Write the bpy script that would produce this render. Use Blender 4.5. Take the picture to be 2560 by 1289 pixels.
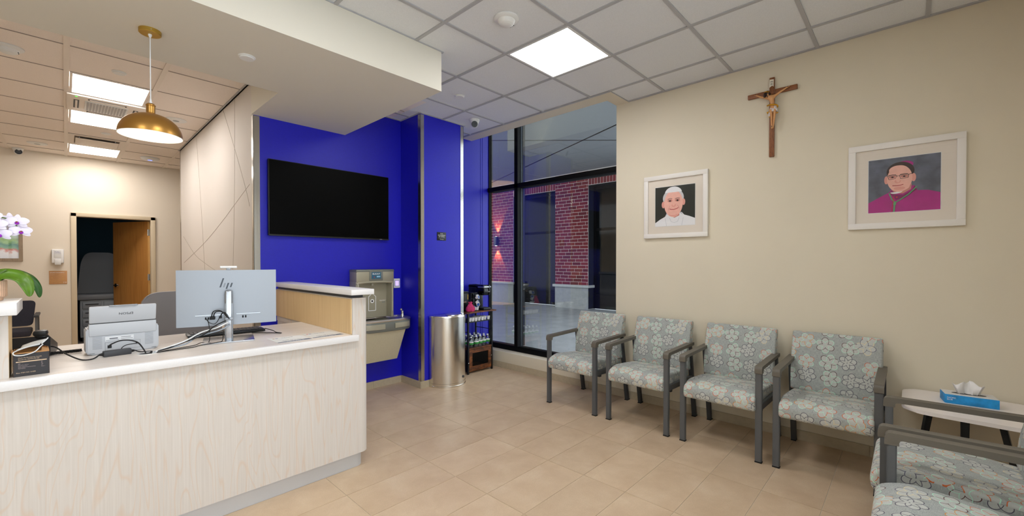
import bpy, bmesh, math, random
from mathutils import Vector, Matrix
random.seed(7)
PI = math.pi
scene = bpy.context.scene
for o in list(bpy.data.objects):
    bpy.data.objects.remove(o)
COL = scene.collection

# ---------------------------------------------------------------- camera
H = 1.42                       # camera height
F, CY, YAW, PIT = 1053.464, 665.495, 0.8145294, -0.010979
cam_d = bpy.data.cameras.new('camera')
cam = bpy.data.objects.new('camera', cam_d)
COL.objects.link(cam)
FW = Vector((math.sin(YAW), math.cos(YAW), 0)); RT = Vector((math.cos(YAW), -math.sin(YAW), 0)); UP = Vector((0, 0, 1))
FW, UP = math.cos(PIT)*FW + math.sin(PIT)*UP, math.cos(PIT)*UP - math.sin(PIT)*FW
cam.matrix_world = Matrix(((RT.x, UP.x, -FW.x, 0), (RT.y, UP.y, -FW.y, 0), (RT.z, UP.z, -FW.z, H), (0, 0, 0, 1)))
cam_d.sensor_fit = 'HORIZONTAL'
cam_d.sensor_width = 36.0
cam_d.lens = 36.0*F/2560.0
cam_d.shift_y = (CY - 644.5)/2560.0
cam_d.clip_start = 0.02
cam_d.clip_end = 200
scene.camera = cam

# ---------------------------------------------------------------- world, exposure
world = bpy.data.worlds.new('World'); scene.world = world
world.use_nodes = True
bg = world.node_tree.nodes['Background']
bg.inputs[0].default_value = (0.87, 0.93, 1.0, 1)
bg.inputs[1].default_value = 2.8
vs = scene.view_settings
vs.view_transform = 'Standard'; vs.look = 'None'; vs.gamma = 1.0; vs.use_curve_mapping = False
vs.exposure = 0.4
PANEL_FRONT = 15.0     # ceiling panel radiance, waiting area
PANEL_BACK = 18.0       # ceiling panel radiance, office

# ---------------------------------------------------------------- photo pixel -> place
def ray(x, y): return FW + RT*((x-1280)/F) - UP*((y-CY)/F)
def onz(x, y, z): d = ray(x, y); t = (z-H)/d.z; return Vector((d.x*t, d.y*t, z))
def onx(x, y, X): d = ray(x, y); t = X/d.x; return Vector((X, d.y*t, H+d.z*t))
def ony(x, y, Y): d = ray(x, y); t = Y/d.y; return Vector((d.x*t, Y, H+d.z*t))

# ---------------------------------------------------------------- materials
def lin(c):
    out = []
    for v in c[:3]:
        v = v/255.0
        out.append(v/12.92 if v <= 0.04045 else ((v+0.055)/1.055)**2.4)
    return tuple(out) + (1.0,)
MATS = {}
class NT:
    def __init__(s, name):
        s.m = bpy.data.materials.new(name); s.m.use_nodes = True
        s.t = s.m.node_tree; s.b = s.t.nodes['Principled BSDF']; MATS[name] = s.m
    def n(s, typ, ins=None, **props):
        nd = s.t.nodes.new(typ)
        for k, v in props.items(): setattr(nd, k, v)
        for k, v in (ins or {}).items():
            if hasattr(v, 'is_output'): s.t.links.new(v, nd.inputs[k])
            else: nd.inputs[k].default_value = v
        return nd
    def math(s, op, a, b=0.0, c=0.0):
        return s.n('ShaderNodeMath', {0: a, 1: b, 2: c}, operation=op).outputs[0]
    def mix(s, f, a, b):
        nd = s.n('ShaderNodeMix', None, data_type='RGBA')
        for i, v in ((0, f), (6, a), (7, b)):
            if hasattr(v, 'is_output'): s.t.links.new(v, nd.inputs[i])
            else: nd.inputs[i].default_value = v
        return nd.outputs[2]
    def ramp(s, f, stops, interp='LINEAR'):
        nd = s.n('ShaderNodeValToRGB', {0: f}); nd.color_ramp.interpolation = interp
        e = nd.color_ramp.elements
        while len(e) < len(stops): e.new(0.5)
        for i, (p, c) in enumerate(stops): e[i].position = p; e[i].color = c
        return nd.outputs[0]
    def set(s, **kw):
        for k, v in kw.items():
            k = {'color': 'Base Color', 'rough': 'Roughness', 'metal': 'Metallic', 'normal': 'Normal', 'spec': 'Specular IOR Level',
                 'trans': 'Transmission Weight', 'ior': 'IOR', 'coat': 'Coat Weight', 'sheen': 'Sheen Weight', 'alpha': 'Alpha'}[k]
            if hasattr(v, 'is_output'): s.t.links.new(v, s.b.inputs[k])
            else: s.b.inputs[k].default_value = v
        return s
    def obj(s): return s.n('ShaderNodeTexCoord').outputs['Object']
    def gen(s, scale=(1, 1, 1)):
        g = s.n('ShaderNodeNewGeometry').outputs['Position']
        return s.n('ShaderNodeMapping', {0: g, 3: scale}).outputs[0]
    def omap(s, scale=(1, 1, 1), rot=(0, 0, 0)):
        return s.n('ShaderNodeMapping', {0: s.obj(), 2: rot, 3: scale}).outputs[0]
    def noise(s, vec, scale, detail=3.0, rough=0.5, dist=0.0):
        return s.n('ShaderNodeTexNoise', {'Vector': vec, 'Scale': scale, 'Detail': detail, 'Roughness': rough, 'Distortion': dist}).outputs[0]
    def bump(s, h, strength=0.1, dist=0.01):
        return s.n('ShaderNodeBump', {'Strength': strength, 'Distance': dist, 'Height': h}).outputs[0]

def pm(name, c, rough=0.5, metal=0.0, var=0.0, vscale=8.0, bump=0.0, bscale=80.0, spec=0.5, coat=0.0):
    """plain material with a light procedural variation"""
    t = NT(name); L = lin(c)
    if var > 0:
        nz = t.noise(t.gen(), vscale, 4.0)
        d = tuple(max(0, v*(1-var)) for v in L[:3])+(1,); u = tuple(min(1, v*(1+var)) for v in L[:3])+(1,)
        t.set(color=t.ramp(nz, [(0.3, d), (0.7, u)]))
    else:
        t.set(color=L)
    t.set(rough=rough, metal=metal, spec=spec, coat=coat)
    if bump > 0: t.set(normal=t.bump(t.noise(t.gen(), bscale, 3.0), bump, 0.004))
    return t.m
def emit(name, c, s):
    t = NT(name); t.b.inputs['Emission Color'].default_value = lin(c); t.b.inputs['Emission Strength'].default_value = s
    t.set(color=lin(c)); return t.m

pm('wall_cream', (222, 212, 190), 0.75, var=0.015, vscale=2, bump=0.05, bscale=160)
pm('wall_panel', (214, 207, 200), 0.7, bump=0.04, bscale=160)
pm('wall_office', (226, 215, 198), 0.75, var=0.015, vscale=2, bump=0.05, bscale=160)
pm('soffit_paint', (218, 213, 200), 0.75, bump=0.05, bscale=160)
pm('blue_paint', (22, 20, 186), 0.42, var=0.04, vscale=60, bump=0.06, bscale=240)
pm('ceiling_tile', (224, 226, 228), 0.9, var=0.05, vscale=220, bump=0.25, bscale=260)
pm('ceiling_tile_office', (238, 228, 220), 0.9, var=0.04, vscale=220, bump=0.25, bscale=260)
pm('tbar_grey', (176, 176, 178), 0.6)
pm('tbar_office', (232, 222, 212), 0.6)
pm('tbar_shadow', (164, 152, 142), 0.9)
pm('white_plastic', (232, 232, 232), 0.35)
pm('white_satin', (224, 224, 222), 0.45)
pm('frame_white', (234, 229, 222), 0.5, bump=0.03)
pm('mat_board', (230, 220, 207), 0.9)
pm('black', (10, 10, 11), 0.45)
pm('black_satin', (16, 17, 19), 0.35)
pm('black_rubber', (20, 20, 22), 0.7)
pm('black_gloss', (6, 6, 7), 0.12)
pm('tv_screen', (3, 3, 3), 0.4, spec=0.06)
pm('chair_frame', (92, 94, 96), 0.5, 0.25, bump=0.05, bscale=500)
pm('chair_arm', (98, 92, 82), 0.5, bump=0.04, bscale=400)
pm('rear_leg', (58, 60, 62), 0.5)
pm('quartz', (232, 230, 230), 0.3, var=0.02, vscale=140)
pm('toe_metal', (206, 208, 212), 0.35, 0.35)
pm('stone_base', (186, 172, 146), 0.6, var=0.06, vscale=30)
pm('grout', (206, 194, 176), 0.9)
pm('silver_plastic', (150, 153, 158), 0.36, 0.6)
pm('silver_bright', (186, 188, 192), 0.24, 0.85)
pm('printer_body', (190, 193, 198), 0.5)
pm('printer_line', (150, 154, 160), 0.6)
pm('print_grey', (110, 112, 118), 0.7)
pm('print_pale', (226, 228, 230), 0.7)
pm('dark_grey', (58, 60, 64), 0.5)
pm('cable_grey', (150, 160, 172), 0.5)
pm('cable_white', (226, 228, 230), 0.5)
pm('cardboard', (190, 142, 88), 0.85, var=0.05, vscale=60)
pm('box_black', (52, 51, 54), 0.7)
pm('box_text', (176, 160, 160), 0.8)
pm('box_stripe', (208, 182, 152), 0.8)
pm('mask_cloth', (214, 218, 220), 0.9)
pm('paper', (226, 226, 224), 0.8)
pm('paper_grey', (118, 122, 136), 0.8)
pm('terracotta', (224, 186, 156), 0.8, var=0.05, vscale=90)
pm('leaf_green', (84, 122, 22), 0.35, var=0.25, vscale=26)
pm('leaf_dark', (40, 84, 26), 0.38, var=0.2, vscale=26)
pm('stem_green', (96, 122, 64), 0.5)
pm('petal', (232, 226, 244), 0.55)
pm('petal_purple', (150, 24, 190), 0.5)
pm('petal_heart', (140, 70, 40), 0.5)
pm('gold', (184, 138, 70), 0.34, 0.85)
pm('gold_dull', (190, 156, 70), 0.42, 0.8)
pm('gilt', (206, 150, 30), 0.35, 0.7)
pm('white_inner', (248, 246, 240), 0.6)
pm('frame_tan', (206, 190, 162), 0.5)
pm('grey_shell', (132, 128, 130), 0.6)
pm('dark_fabric', (44, 44, 54), 0.95, var=0.3, vscale=160)
pm('grey_vinyl', (118, 122, 128), 0.5, bump=0.12, bscale=60)
pm('grey_cabinet', (140, 146, 152), 0.5)
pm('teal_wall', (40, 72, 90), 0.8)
pm('chrome', (214, 214, 214), 0.12, 1.0)
pm('brass_sign', (196, 146, 96), 0.6, var=0.04, vscale=60)
pm('sign_line', (214, 172, 96), 0.6)
pm('text_white', (240, 240, 240), 0.6)
pm('text_blue', (44, 40, 140), 0.6)
pm('text_dark', (36, 38, 42), 0.6)
pm('logo_dark', (62, 66, 72), 0.3, 0.3)
pm('logo_mid', (120, 124, 130), 0.3, 0.3)
pm('fountain_grey', (168, 162, 142), 0.4, 0.3)
pm('fountain_dark', (120, 122, 116), 0.42, 0.3)
pm('fountain_skirt', (196, 186, 158), 0.45, 0.15, var=0.12, vscale=260)
pm('display_blue', (48, 96, 122), 0.3)
pm('display_light', (150, 196, 224), 0.3)
pm('drop_blue', (40, 104, 134), 0.5)
pm('red', (210, 40, 40), 0.5)
pm('pink_mesh', (190, 44, 100), 0.8, var=0.4, vscale=120)
pm('bottle_label', (34, 130, 50), 0.5)
pm('bottle_cap', (236, 240, 244), 0.5)
pm('pod_blue', (44, 80, 160), 0.5)
pm('stone_grey', (150, 152, 152), 0.85, var=0.08, vscale=12, bump=0.1, bscale=40)
pm('stone_cap', (170, 172, 170), 0.8, var=0.06, vscale=12)
pm('concrete', (134, 137, 140), 0.9, var=0.12, vscale=3, bump=0.15, bscale=60)
pm('porch_ceiling', (136, 140, 144), 0.9, var=0.07, vscale=40)
pm('mortar', (206, 196, 190), 0.95)
pm('rowlock_brick', (112, 34, 42), 0.85, var=0.2, vscale=14)
pm('window_black', (9, 9, 10), 0.55, spec=0.12)
pm('window_charcoal', (36, 38, 42), 0.6, spec=0.12)
pm('window_edge', (112, 122, 132), 0.4, 0.5)
pm('skin', (222, 160, 110), 0.6)
pm('corpus_skin', (214, 158, 104), 0.55, var=0.06, vscale=90)
pm('corpus_hair', (44, 26, 18), 0.7)
pm('cloth_white', (222, 216, 216), 0.7)
pm('scroll_cream', (232, 224, 206), 0.7)
pm('tissue', (240, 238, 236), 0.9)
pm('tissue_blue', (30, 146, 214), 0.55, var=0.25, vscale=22)
pm('table_white', (240, 232, 226), 0.35)
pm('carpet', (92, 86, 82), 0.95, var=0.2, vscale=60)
emit('panel_front', (255, 255, 255), PANEL_FRONT)
emit('panel_back', (255, 249, 243), PANEL_BACK)
emit('exam_fill_panel', (255, 250, 244), 1.2)  # weak glow of the added exam room fill panel
emit('bulb', (255, 236, 210), 22.0)
emit('led_green', (60, 255, 60), 3.0)
emit('led_blue', (120, 140, 255), 1.5)
emit('screen_lilac', (190, 170, 240), 0.8)

# crucifix wood, door wood, laminate, rustic board ---------------------------
def wood(name, a, b, c, scale=(14, 14, 1.2), rings=7.0, lines=0.5, rough=0.45, fine=(120, 120, 3), lw=0.16):
    t = NT(name)
    v = t.gen(scale)
    n1 = t.noise(v, 0.55, 2.0, 0.45, 0.6)
    s = t.math('FRACT', t.math('MULTIPLY', n1, rings))
    s = t.math('ABSOLUTE', t.math('SUBTRACT', s, 0.5))
    line = t.ramp(s, [(0.0, (1, 1, 1, 1)), (lw, (0, 0, 0, 1))])
    streak = t.noise(t.gen(fine), 1.0, 3.0, 0.6)
    base = t.mix(t.ramp(streak, [(0.3, (0, 0, 0, 1)), (0.7, (1, 1, 1, 1))]), lin(a), lin(b))
    f = t.math('MULTIPLY', line, lines)
    t.set(color=t.mix(f, base, lin(c)), rough=rough)
    return t.m
wood('maple', (216, 209, 202), (207, 199, 191), (212, 186, 163), scale=(12, 12, 1.7), rings=14.0, lines=0.5, rough=0.5, fine=(160, 160, 3), lw=0.13)
wood('maple_warm', (230, 200, 150), (220, 188, 138), (206, 168, 116), scale=(9, 9, 0.7), rings=8.0, lines=0.3, rough=0.5, fine=(110, 110, 2))
wood('door_wood', (196, 140, 76), (178, 122, 60), (158, 100, 46), scale=(10, 10, 0.9), rings=7.0, lines=0.45, rough=0.45)
wood('door_edge', (222, 178, 112), (206, 160, 96), (190, 140, 80), scale=(10, 10, 0.9), rings=5.0, lines=0.3)
wood('cross_wood', (150, 92, 50), (122, 70, 34), (84, 46, 22), scale=(60, 60, 9), rings=7.0, lines=0.6, fine=(400, 400, 30))
wood('grey_oak', (160, 140, 116), (140, 120, 98), (110, 92, 74), scale=(40, 40, 12), rings=6.0, lines=0.4)
t = NT('rustic_wood')
v = t.omap((9, 9, 26)); nz = t.noise(v, 1.0, 5.0, 0.65, 0.4)
t.set(color=t.ramp(nz, [(0.32, lin((26, 14, 9))), (0.5, lin((96, 52, 24))), (0.68, lin((150, 88, 40)))]), rough=0.5)
t = NT('desk_top')
v = t.omap((1.2, 26, 26)); nz = t.noise(v, 1.0, 4.0, 0.6)
t.set(color=t.ramp(nz, [(0.3, lin((222, 212, 204))), (0.7, lin((233, 226, 220)))]), rough=0.32)

# floor stone ------------------------------------------------------------------
t = NT('floor_stone')
p = t.gen()
oi = t.n('ShaderNodeObjectInfo').outputs['Random']
big = t.noise(t.n('ShaderNodeVectorMath', {0: p, 1: t.n('ShaderNodeCombineXYZ', {0: t.math('MULTIPLY', oi, 31.0), 1: t.math('MULTIPLY', oi, 17.0), 2: 0.0}).outputs[0]}, operation='ADD').outputs[0], 4.5, 6.0, 0.62, 0.3)
fine = t.noise(p, 130.0, 3.0, 0.6)
c1 = t.ramp(big, [(0.3, lin((194, 166, 134))), (0.55, lin((206, 180, 148))), (0.75, lin((215, 192, 162)))])
c2 = t.mix(t.math('MULTIPLY', t.ramp(fine, [(0.42, (1, 1, 1, 1)), (0.6, (0, 0, 0, 1))]), 0.16), c1, lin((170, 146, 118)))
hsv = t.n('ShaderNodeHueSaturation', {'Color': c2, 'Value': t.math('ADD', 0.955, t.math('MULTIPLY', oi, 0.09)), 'Saturation': 0.95})
t.set(color=hsv.outputs[0], rough=t.math('ADD', 0.34, t.math('MULTIPLY', fine, 0.16)), normal=t.bump(fine, 0.04, 0.002))

# brick: each brick takes its own tone ---------------------------------------
t = NT('brick')
oi = t.n('ShaderNodeObjectInfo').outputs['Random']
nz = t.noise(t.gen(), 26.0, 4.0, 0.6)
a = t.ramp(oi, [(0.0, lin((92, 28, 36))), (0.5, lin((116, 36, 42))), (1.0, lin((130, 48, 46)))])
t.set(color=t.mix(t.math('MULTIPLY', nz, 0.5), a, lin((84, 24, 36))), rough=0.9, normal=t.bump(nz, 0.3, 0.004))

# brushed steel -----------------------------------------------------------------
def brushed(name, c, rough, sc):
    t = NT(name)
    nz = t.noise(t.omap(sc), 1.0, 3.0, 0.6)
    t.set(color=lin(c), metal=1.0, rough=t.math('ADD', rough-0.06, t.math('MULTIPLY', nz, 0.12)), normal=t.bump(nz, 0.012, 0.0005))
brushed('steel', (224, 219, 210), 0.21, (220, 220, 2))
brushed('steel_basin', (216, 210, 202), 0.34, (160, 4, 160))
brushed('corner_steel', (196, 194, 188), 0.2, (160, 160, 1))

# glass -------------------------------------------------------------------------
def glass(name, tint, refl=1.0, rough=0.0):
    t = NT(name); nt = t.t
    fr = t.n('ShaderNodeFresnel', {'IOR': 1.5}).outputs[0]
    tr = t.n('ShaderNodeBsdfTransparent', {'Color': tint}); gl = t.n('ShaderNodeBsdfGlossy', {'Color': (1, 1, 1, 1), 'Roughness': rough})
    mx = t.n('ShaderNodeMixShader', {0: t.math('MULTIPLY', fr, refl)})
    nt.links.new(tr.outputs[0], mx.inputs[1]); nt.links.new(gl.outputs[0], mx.inputs[2])
    nt.links.new(mx.outputs[0], nt.nodes['Material Output'].inputs[0])
glass('window_glass', (0.9, 0.92, 0.92, 1), 0.5)
glass('picture_glass', (1, 1, 1, 1), 0.35)
glass('clear_plastic', (0.93, 0.96, 0.97, 1), 1.2, 0.03)
t = NT('far_glass'); t.set(color=lin((14, 16, 17)), rough=0.08, spec=0.12)
pm('groove_line', (150, 136, 122), 0.8)

# chair fabric: grey weave printed with outlined flowers -----------------------
def fabric():
    t = NT('flower_fabric')
    uv = t.n('ShaderNodeUVMap').outputs[0]
    sc = t.n('ShaderNodeVectorMath', {0: uv, 1: (8.3, 8.3, 8.3)}, operation='MULTIPLY').outputs[0]
    vo = t.n('ShaderNodeTexVoronoi', {'Vector': sc, 'Scale': 1.0, 'Randomness': 0.42}, voronoi_dimensions='2D', feature='F1')
    loc = t.n('ShaderNodeVectorMath', {0: sc, 1: vo.outputs['Position']}, operation='SUBTRACT').outputs[0]
    sp = t.n('ShaderNodeSeparateXYZ', {0: loc})
    cr = t.n('ShaderNodeSeparateColor', {0: vo.outputs['Color']})
    r = t.n('ShaderNodeVectorMath', {0: loc}, operation='LENGTH').outputs['Value']
    th = t.math('ADD', t.math('ARCTAN2', sp.outputs[1], sp.outputs[0]), t.math('MULTIPLY', cr.outputs[0], 6.283))
    R = t.math('ADD', 0.43, t.math('MULTIPLY', cr.outputs[2], 0.07))
    def petals(off):
        a = t.math('FRACT', t.math('ADD', t.math('MULTIPLY', th, 3/(2*PI)), 10.0+off))
        d = t.math('MULTIPLY', t.math('SUBTRACT', a, 0.5), 2*PI/3)
        x = t.math('MULTIPLY', r, t.math('COSINE', d)); y = t.math('MULTIPLY', r, t.math('SINE', d))
        ex = t.math('DIVIDE', t.math('SUBTRACT', x, t.math('MULTIPLY', R, 0.5)), t.math('MULTIPLY', R, 0.5)); ey = t.math('DIVIDE', y, t.math('MULTIPLY', R, 0.37))
        e = t.math('SQRT', t.math('ADD', t.math('MULTIPLY', ex, ex), t.math('MULTIPLY', ey, ey)))
        inside = t.math('LESS_THAN', e, 1.0)
        line = t.math('LESS_THAN', t.math('ABSOLUTE', t.math('SUBTRACT', e, 1.0)), 0.06)
        return inside, line
    ia, la = petals(0.0); ib, lb = petals(0.5)
    u2 = t.n('ShaderNodeMapping', {0: uv, 3: (900, 45, 1)}).outputs[0]
    u3 = t.n('ShaderNodeMapping', {0: uv, 3: (45, 900, 1)}).outputs[0]
    w = t.math('ADD', t.noise(u2, 1.0, 2.0), t.noise(u3, 1.0, 2.0))
    base = t.ramp(t.math('MULTIPLY', w, 0.5), [(0.36, lin((128, 133, 131))), (0.64, lin((188, 191, 185)))])
    fill = t.mix(t.math('MULTIPLY', w, 0.35), lin((214, 214, 204)), lin((182, 186, 182)))
    col = t.mix(t.math('MULTIPLY', t.math('MAXIMUM', ia, ib), 0.58), base, fill)
    CA = t.ramp(cr.outputs[1], [(0, lin((206, 104, 52))), (0.2, lin((84, 44, 40))), (0.38, lin((72, 68, 84))), (0.58, lin((222, 206, 158))), (0.78, lin((214, 140, 50)))], 'CONSTANT')
    CB = t.ramp(cr.outputs[1], [(0, lin((176, 226, 200))), (0.38, lin((80, 76, 92))), (0.58, lin((96, 92, 108))), (0.78, lin((182, 226, 204)))], 'CONSTANT')
    col = t.mix(la, col, CA); col = t.mix(lb, col, CB)
    t.set(color=col, rough=0.85, sheen=0.1, normal=t.bump(w, 0.12, 0.001))
fabric()

# ---------------------------------------------------------------- mesh builder
class MB:
    def __init__(s): s.bm = bmesh.new(); s.uv = None
    def box(s, x0, x1, y0, y1, z0, z1, r=0.0, seg=2, rot=None, piv=None):
        M = Matrix.Translation(((x0+x1)/2, (y0+y1)/2, (z0+z1)/2))
        if rot is not None: M = M @ rot
        M = M @ Matrix.Diagonal((abs(x1-x0), abs(y1-y0), abs(z1-z0), 1))
        g = bmesh.ops.create_cube(s.bm, size=1.0, matrix=M)
        if r > 0:
            es = set(e for v in g['verts'] for e in v.link_edges)
            bmesh.ops.bevel(s.bm, geom=list(es), offset=r, segments=seg, affect='EDGES', clamp_overlap=True, profile=0.5)
        return s
    def bar(s, p, q, w, d=None, up=(0, 0, 1), r=0.0, w2=None, d2=None):
        """rectangular bar from p to q"""
        p = Vector(p); q = Vector(q); d = d or w; ax = (q-p).normalized()
        a = ax.cross(Vector(up))
        if a.length < 1e-4: a = ax.cross(Vector((1, 0, 0)))
        a.normalize(); b = a.cross(ax).normalized()
        w2 = w if w2 is None else w2; d2 = d if d2 is None else d2
        vs = []
        for c, ww, dd in ((p, w, d), (q, w2, d2)):
            for i, j in ((-1, -1), (1, -1), (1, 1), (-1, 1)):
                vs.append(s.bm.verts.new(c + a*(i*ww/2) + b*(j*dd/2)))
        fs = [(0, 3, 2, 1), (4, 5, 6, 7), (0, 1, 5, 4), (1, 2, 6, 5), (2, 3, 7, 6), (3, 0, 4, 7)]
        faces = [s.bm.faces.new([vs[i] for i in f]) for f in fs]
        if r > 0:
            bmesh.ops.bevel(s.bm, geom=list(set(e for f in faces for e in f.edges)), offset=r, segments=2, affect='EDGES', clamp_overlap=True)
        return s
    def cyl(s, c, r, h, seg=24, axis='z', r2=None):
        """cylinder from c along axis for h"""
        c = Vector(c); ax = {'x': Vector((1, 0, 0)), 'y': Vector((0, 1, 0)), 'z': Vector((0, 0, 1))}[axis] if isinstance(axis, str) else Vector(axis).normalized()
        return s.tube([c, c+ax*h], [r, r if r2 is None else r2], seg)
    def tube(s, pts, r, seg=10, cap=True, closed=False):
        pts = [Vector(p) for p in pts]; n = len(pts)
        rs = r if isinstance(r, (list, tuple)) else [r]*n
        rings = []; prev = None
        for i, p in enumerate(pts):
            if closed: tdir = pts[(i+1) % n]-pts[i-1]
            else: tdir = pts[min(i+1, n-1)]-pts[max(i-1, 0)]
            if tdir.length < 1e-9: tdir = Vector((0, 0, 1))
            tdir.normalize()
            if prev is None:
                a = tdir.cross(Vector((0, 0, 1)))
                if a.length < 1e-3: a = tdir.cross(Vector((1, 0, 0)))
            else:
                a = prev - tdir*prev.dot(tdir)
                if a.length < 1e-4: a = tdir.cross(Vector((1, 0, 0)))
            a.normalize(); prev = a; b = tdir.cross(a)
            rings.append([s.bm.verts.new(p + (a*math.cos(2*PI*k/seg) + b*math.sin(2*PI*k/seg))*rs[i]) for k in range(seg)])
        m = n if closed else n-1
        for i in range(m):
            A, B = rings[i], rings[(i+1) % n]
            for k in range(seg): s.bm.faces.new((A[k], A[(k+1) % seg], B[(k+1) % seg], B[k]))
        if cap and not closed:
            s.bm.faces.new(rings[0][::-1]); s.bm.faces.new(rings[-1])
        return s
    def lathe(s, prof, c=(0, 0, 0), seg=32, sx=1.0, sy=1.0, a0=0.0, a1=2*PI, cap=True):
        c = Vector(c); full = abs(a1-a0-2*PI) < 1e-6
        n = seg if full else seg+1; rings = []
        for (r, z) in prof:
            rings.append([s.bm.verts.new(c + Vector((r*sx*math.cos(a0+(a1-a0)*k/seg), r*sy*math.sin(a0+(a1-a0)*k/seg), z))) for k in range(n)])
        for A, B in zip(rings, rings[1:]):
            for k in range(seg):
                s.bm.faces.new((A[k], A[(k+1) % n], B[(k+1) % n], B[k]))
        if cap and full:
            if prof[0][0] > 1e-5: s.bm.faces.new(rings[0][::-1])
            if prof[-1][0] > 1e-5: s.bm.faces.new(rings[-1])
        bmesh.ops.remove_doubles(s.bm, verts=[v for R in rings for v in R], dist=1e-6)
        return s
    def prism(s, poly, vec, r=0.0):
        """polygon (3D points) extruded by vec"""
        vec = Vector(vec); A = [s.bm.verts.new(Vector(p)) for p in poly]; B = [s.bm.verts.new(Vector(p)+vec) for p in poly]
        n = len(A); fs = [s.bm.faces.new(A), s.bm.faces.new(B[::-1])]
        for k in range(n): fs.append(s.bm.faces.new((A[k], B[k], B[(k+1) % n], A[(k+1) % n])))
        if r > 0: bmesh.ops.bevel(s.bm, geom=list(set(e for f in fs for e in f.edges)), offset=r, segments=2, affect='EDGES', clamp_overlap=True)
        return s
    def poly(s, pts):
        s.bm.faces.new([s.bm.verts.new(Vector(p)) for p in pts]); return s
    def sphere(s, c, r, sc=(1, 1, 1), seg=20, rot=None):
        M = Matrix.Translation(c)
        if rot is not None: M = M @ rot
        bmesh.ops.create_uvsphere(s.bm, u_segments=seg, v_segments=max(6, seg*2//3), radius=r, matrix=M @ Matrix.Diagonal((sc[0], sc[1], sc[2], 1))); return s
    def build(s, name, mat, parent=None, world=True, smooth=35, normals=True):
        if normals: bmesh.ops.recalc_face_normals(s.bm, faces=s.bm.faces)
        me = bpy.data.meshes.new(name)
        if parent is not None and world:
            off = parent.location.copy()
            pp = parent.parent
            while pp: off += pp.location; pp = pp.parent
            bmesh.ops.translate(s.bm, verts=s.bm.verts, vec=-off)
        s.bm.to_mesh(me); s.bm.free()
        if smooth:
            for p in me.polygons: p.use_smooth = True
            me.set_sharp_from_angle(angle=math.radians(smooth))
        me.materials.append(MATS[mat])
        o = bpy.data.objects.new(name, me); COL.objects.link(o)
        if parent is not None: o.parent = parent
        return o
def tag(o, label=None, cat=None, group=None, kind=None):
    if label: o['label'] = label
    if cat: o['category'] = cat
    if group: o['group'] = group
    if kind: o['kind'] = kind
    return o
def empty(name, loc=(0, 0, 0), label=None, cat=None, group=None, kind=None, rz=0.0):
    o = bpy.data.objects.new(name, None); COL.objects.link(o)
    o.empty_display_size = 0.1; o.location = Vector(loc); o.rotation_euler = (0, 0, rz)
    return tag(o, label, cat, group, kind)
def B(name, mat, parent, *a, **k):
    """one box part in world coordinates"""
    return MB().box(*a, **k).build(name, mat, parent)
def struct(name, mb, mat):
    return tag(mb.build(name, mat), kind='structure')
def dup(root, loc, rz=0.0):
    def cp(o, par):
        c = o.copy(); COL.objects.link(c); c.parent = par
        for ch in [x for x in bpy.data.objects if x.parent is o]: cp(ch, c)
        return c
    r = cp(root, None); r.location = Vector(loc); r.rotation_euler = (0, 0, rz)
    return r
def text(name, body, mat, parent, M, size, align='CENTER', ext=0.0004, sx=1.0):
    """flat lettering laid on a surface: M maps text plane (x right, y up, z out) to the world"""
    cu = bpy.data.curves.new(name, 'FONT'); cu.body = body; cu.size = size; cu.align_x = align; cu.align_y = 'CENTER'; cu.extrude = ext; cu.resolution_u = 3
    tmp = bpy.data.objects.new('tmp', cu); COL.objects.link(tmp)
    dg = bpy.context.evaluated_depsgraph_get(); me = bpy.data.meshes.new_from_object(tmp.evaluated_get(dg))
    bpy.data.objects.remove(tmp); bpy.data.curves.remove(cu)
    me.transform(M @ Matrix.Diagonal((sx, 1, 1, 1)))
    off = Vector((0, 0, 0)); pp = parent
    while pp: off += pp.location; pp = pp.parent
    me.transform(Matrix.Translation(-off)); me.materials.clear(); me.materials.append(MATS[mat])
    o = bpy.data.objects.new(name, me); COL.objects.link(o); o.parent = parent
    return o
def plane(o, x, y):
    """matrix from origin, right and up vectors"""
    x = Vector(x).normalized(); y = Vector(y).normalized(); z = x.cross(y)
    return Matrix(((x.x, y.x, z.x, o[0]), (x.y, y.y, z.y, o[1]), (x.z, y.z, z.z, o[2]), (0, 0, 0, 1)))
def spline(pts, n=8):
    """smooth curve through points"""
    P = [Vector(p) for p in pts]; out = []
    for i in range(len(P)-1):
        a = P[max(i-1, 0)]; b = P[i]; c = P[i+1]; d = P[min(i+2, len(P)-1)]
        for k in range(n):
            u = k/n
            out.append(0.5*((2*b) + (c-a)*u + (2*a-5*b+4*c-d)*u*u + (3*b-a-3*c+d)*u**3))
    out.append(P[-1]); return out
# ================================================================ SETTING
ZC = 3.075; XR = 4.02; YB = 4.375; YO = 9.58; XL = -2.5; YF = -0.75; ZS = 2.765
GX0, GY0, GT = 1.813, 2.353, 0.6076
BH = 0.078

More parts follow.
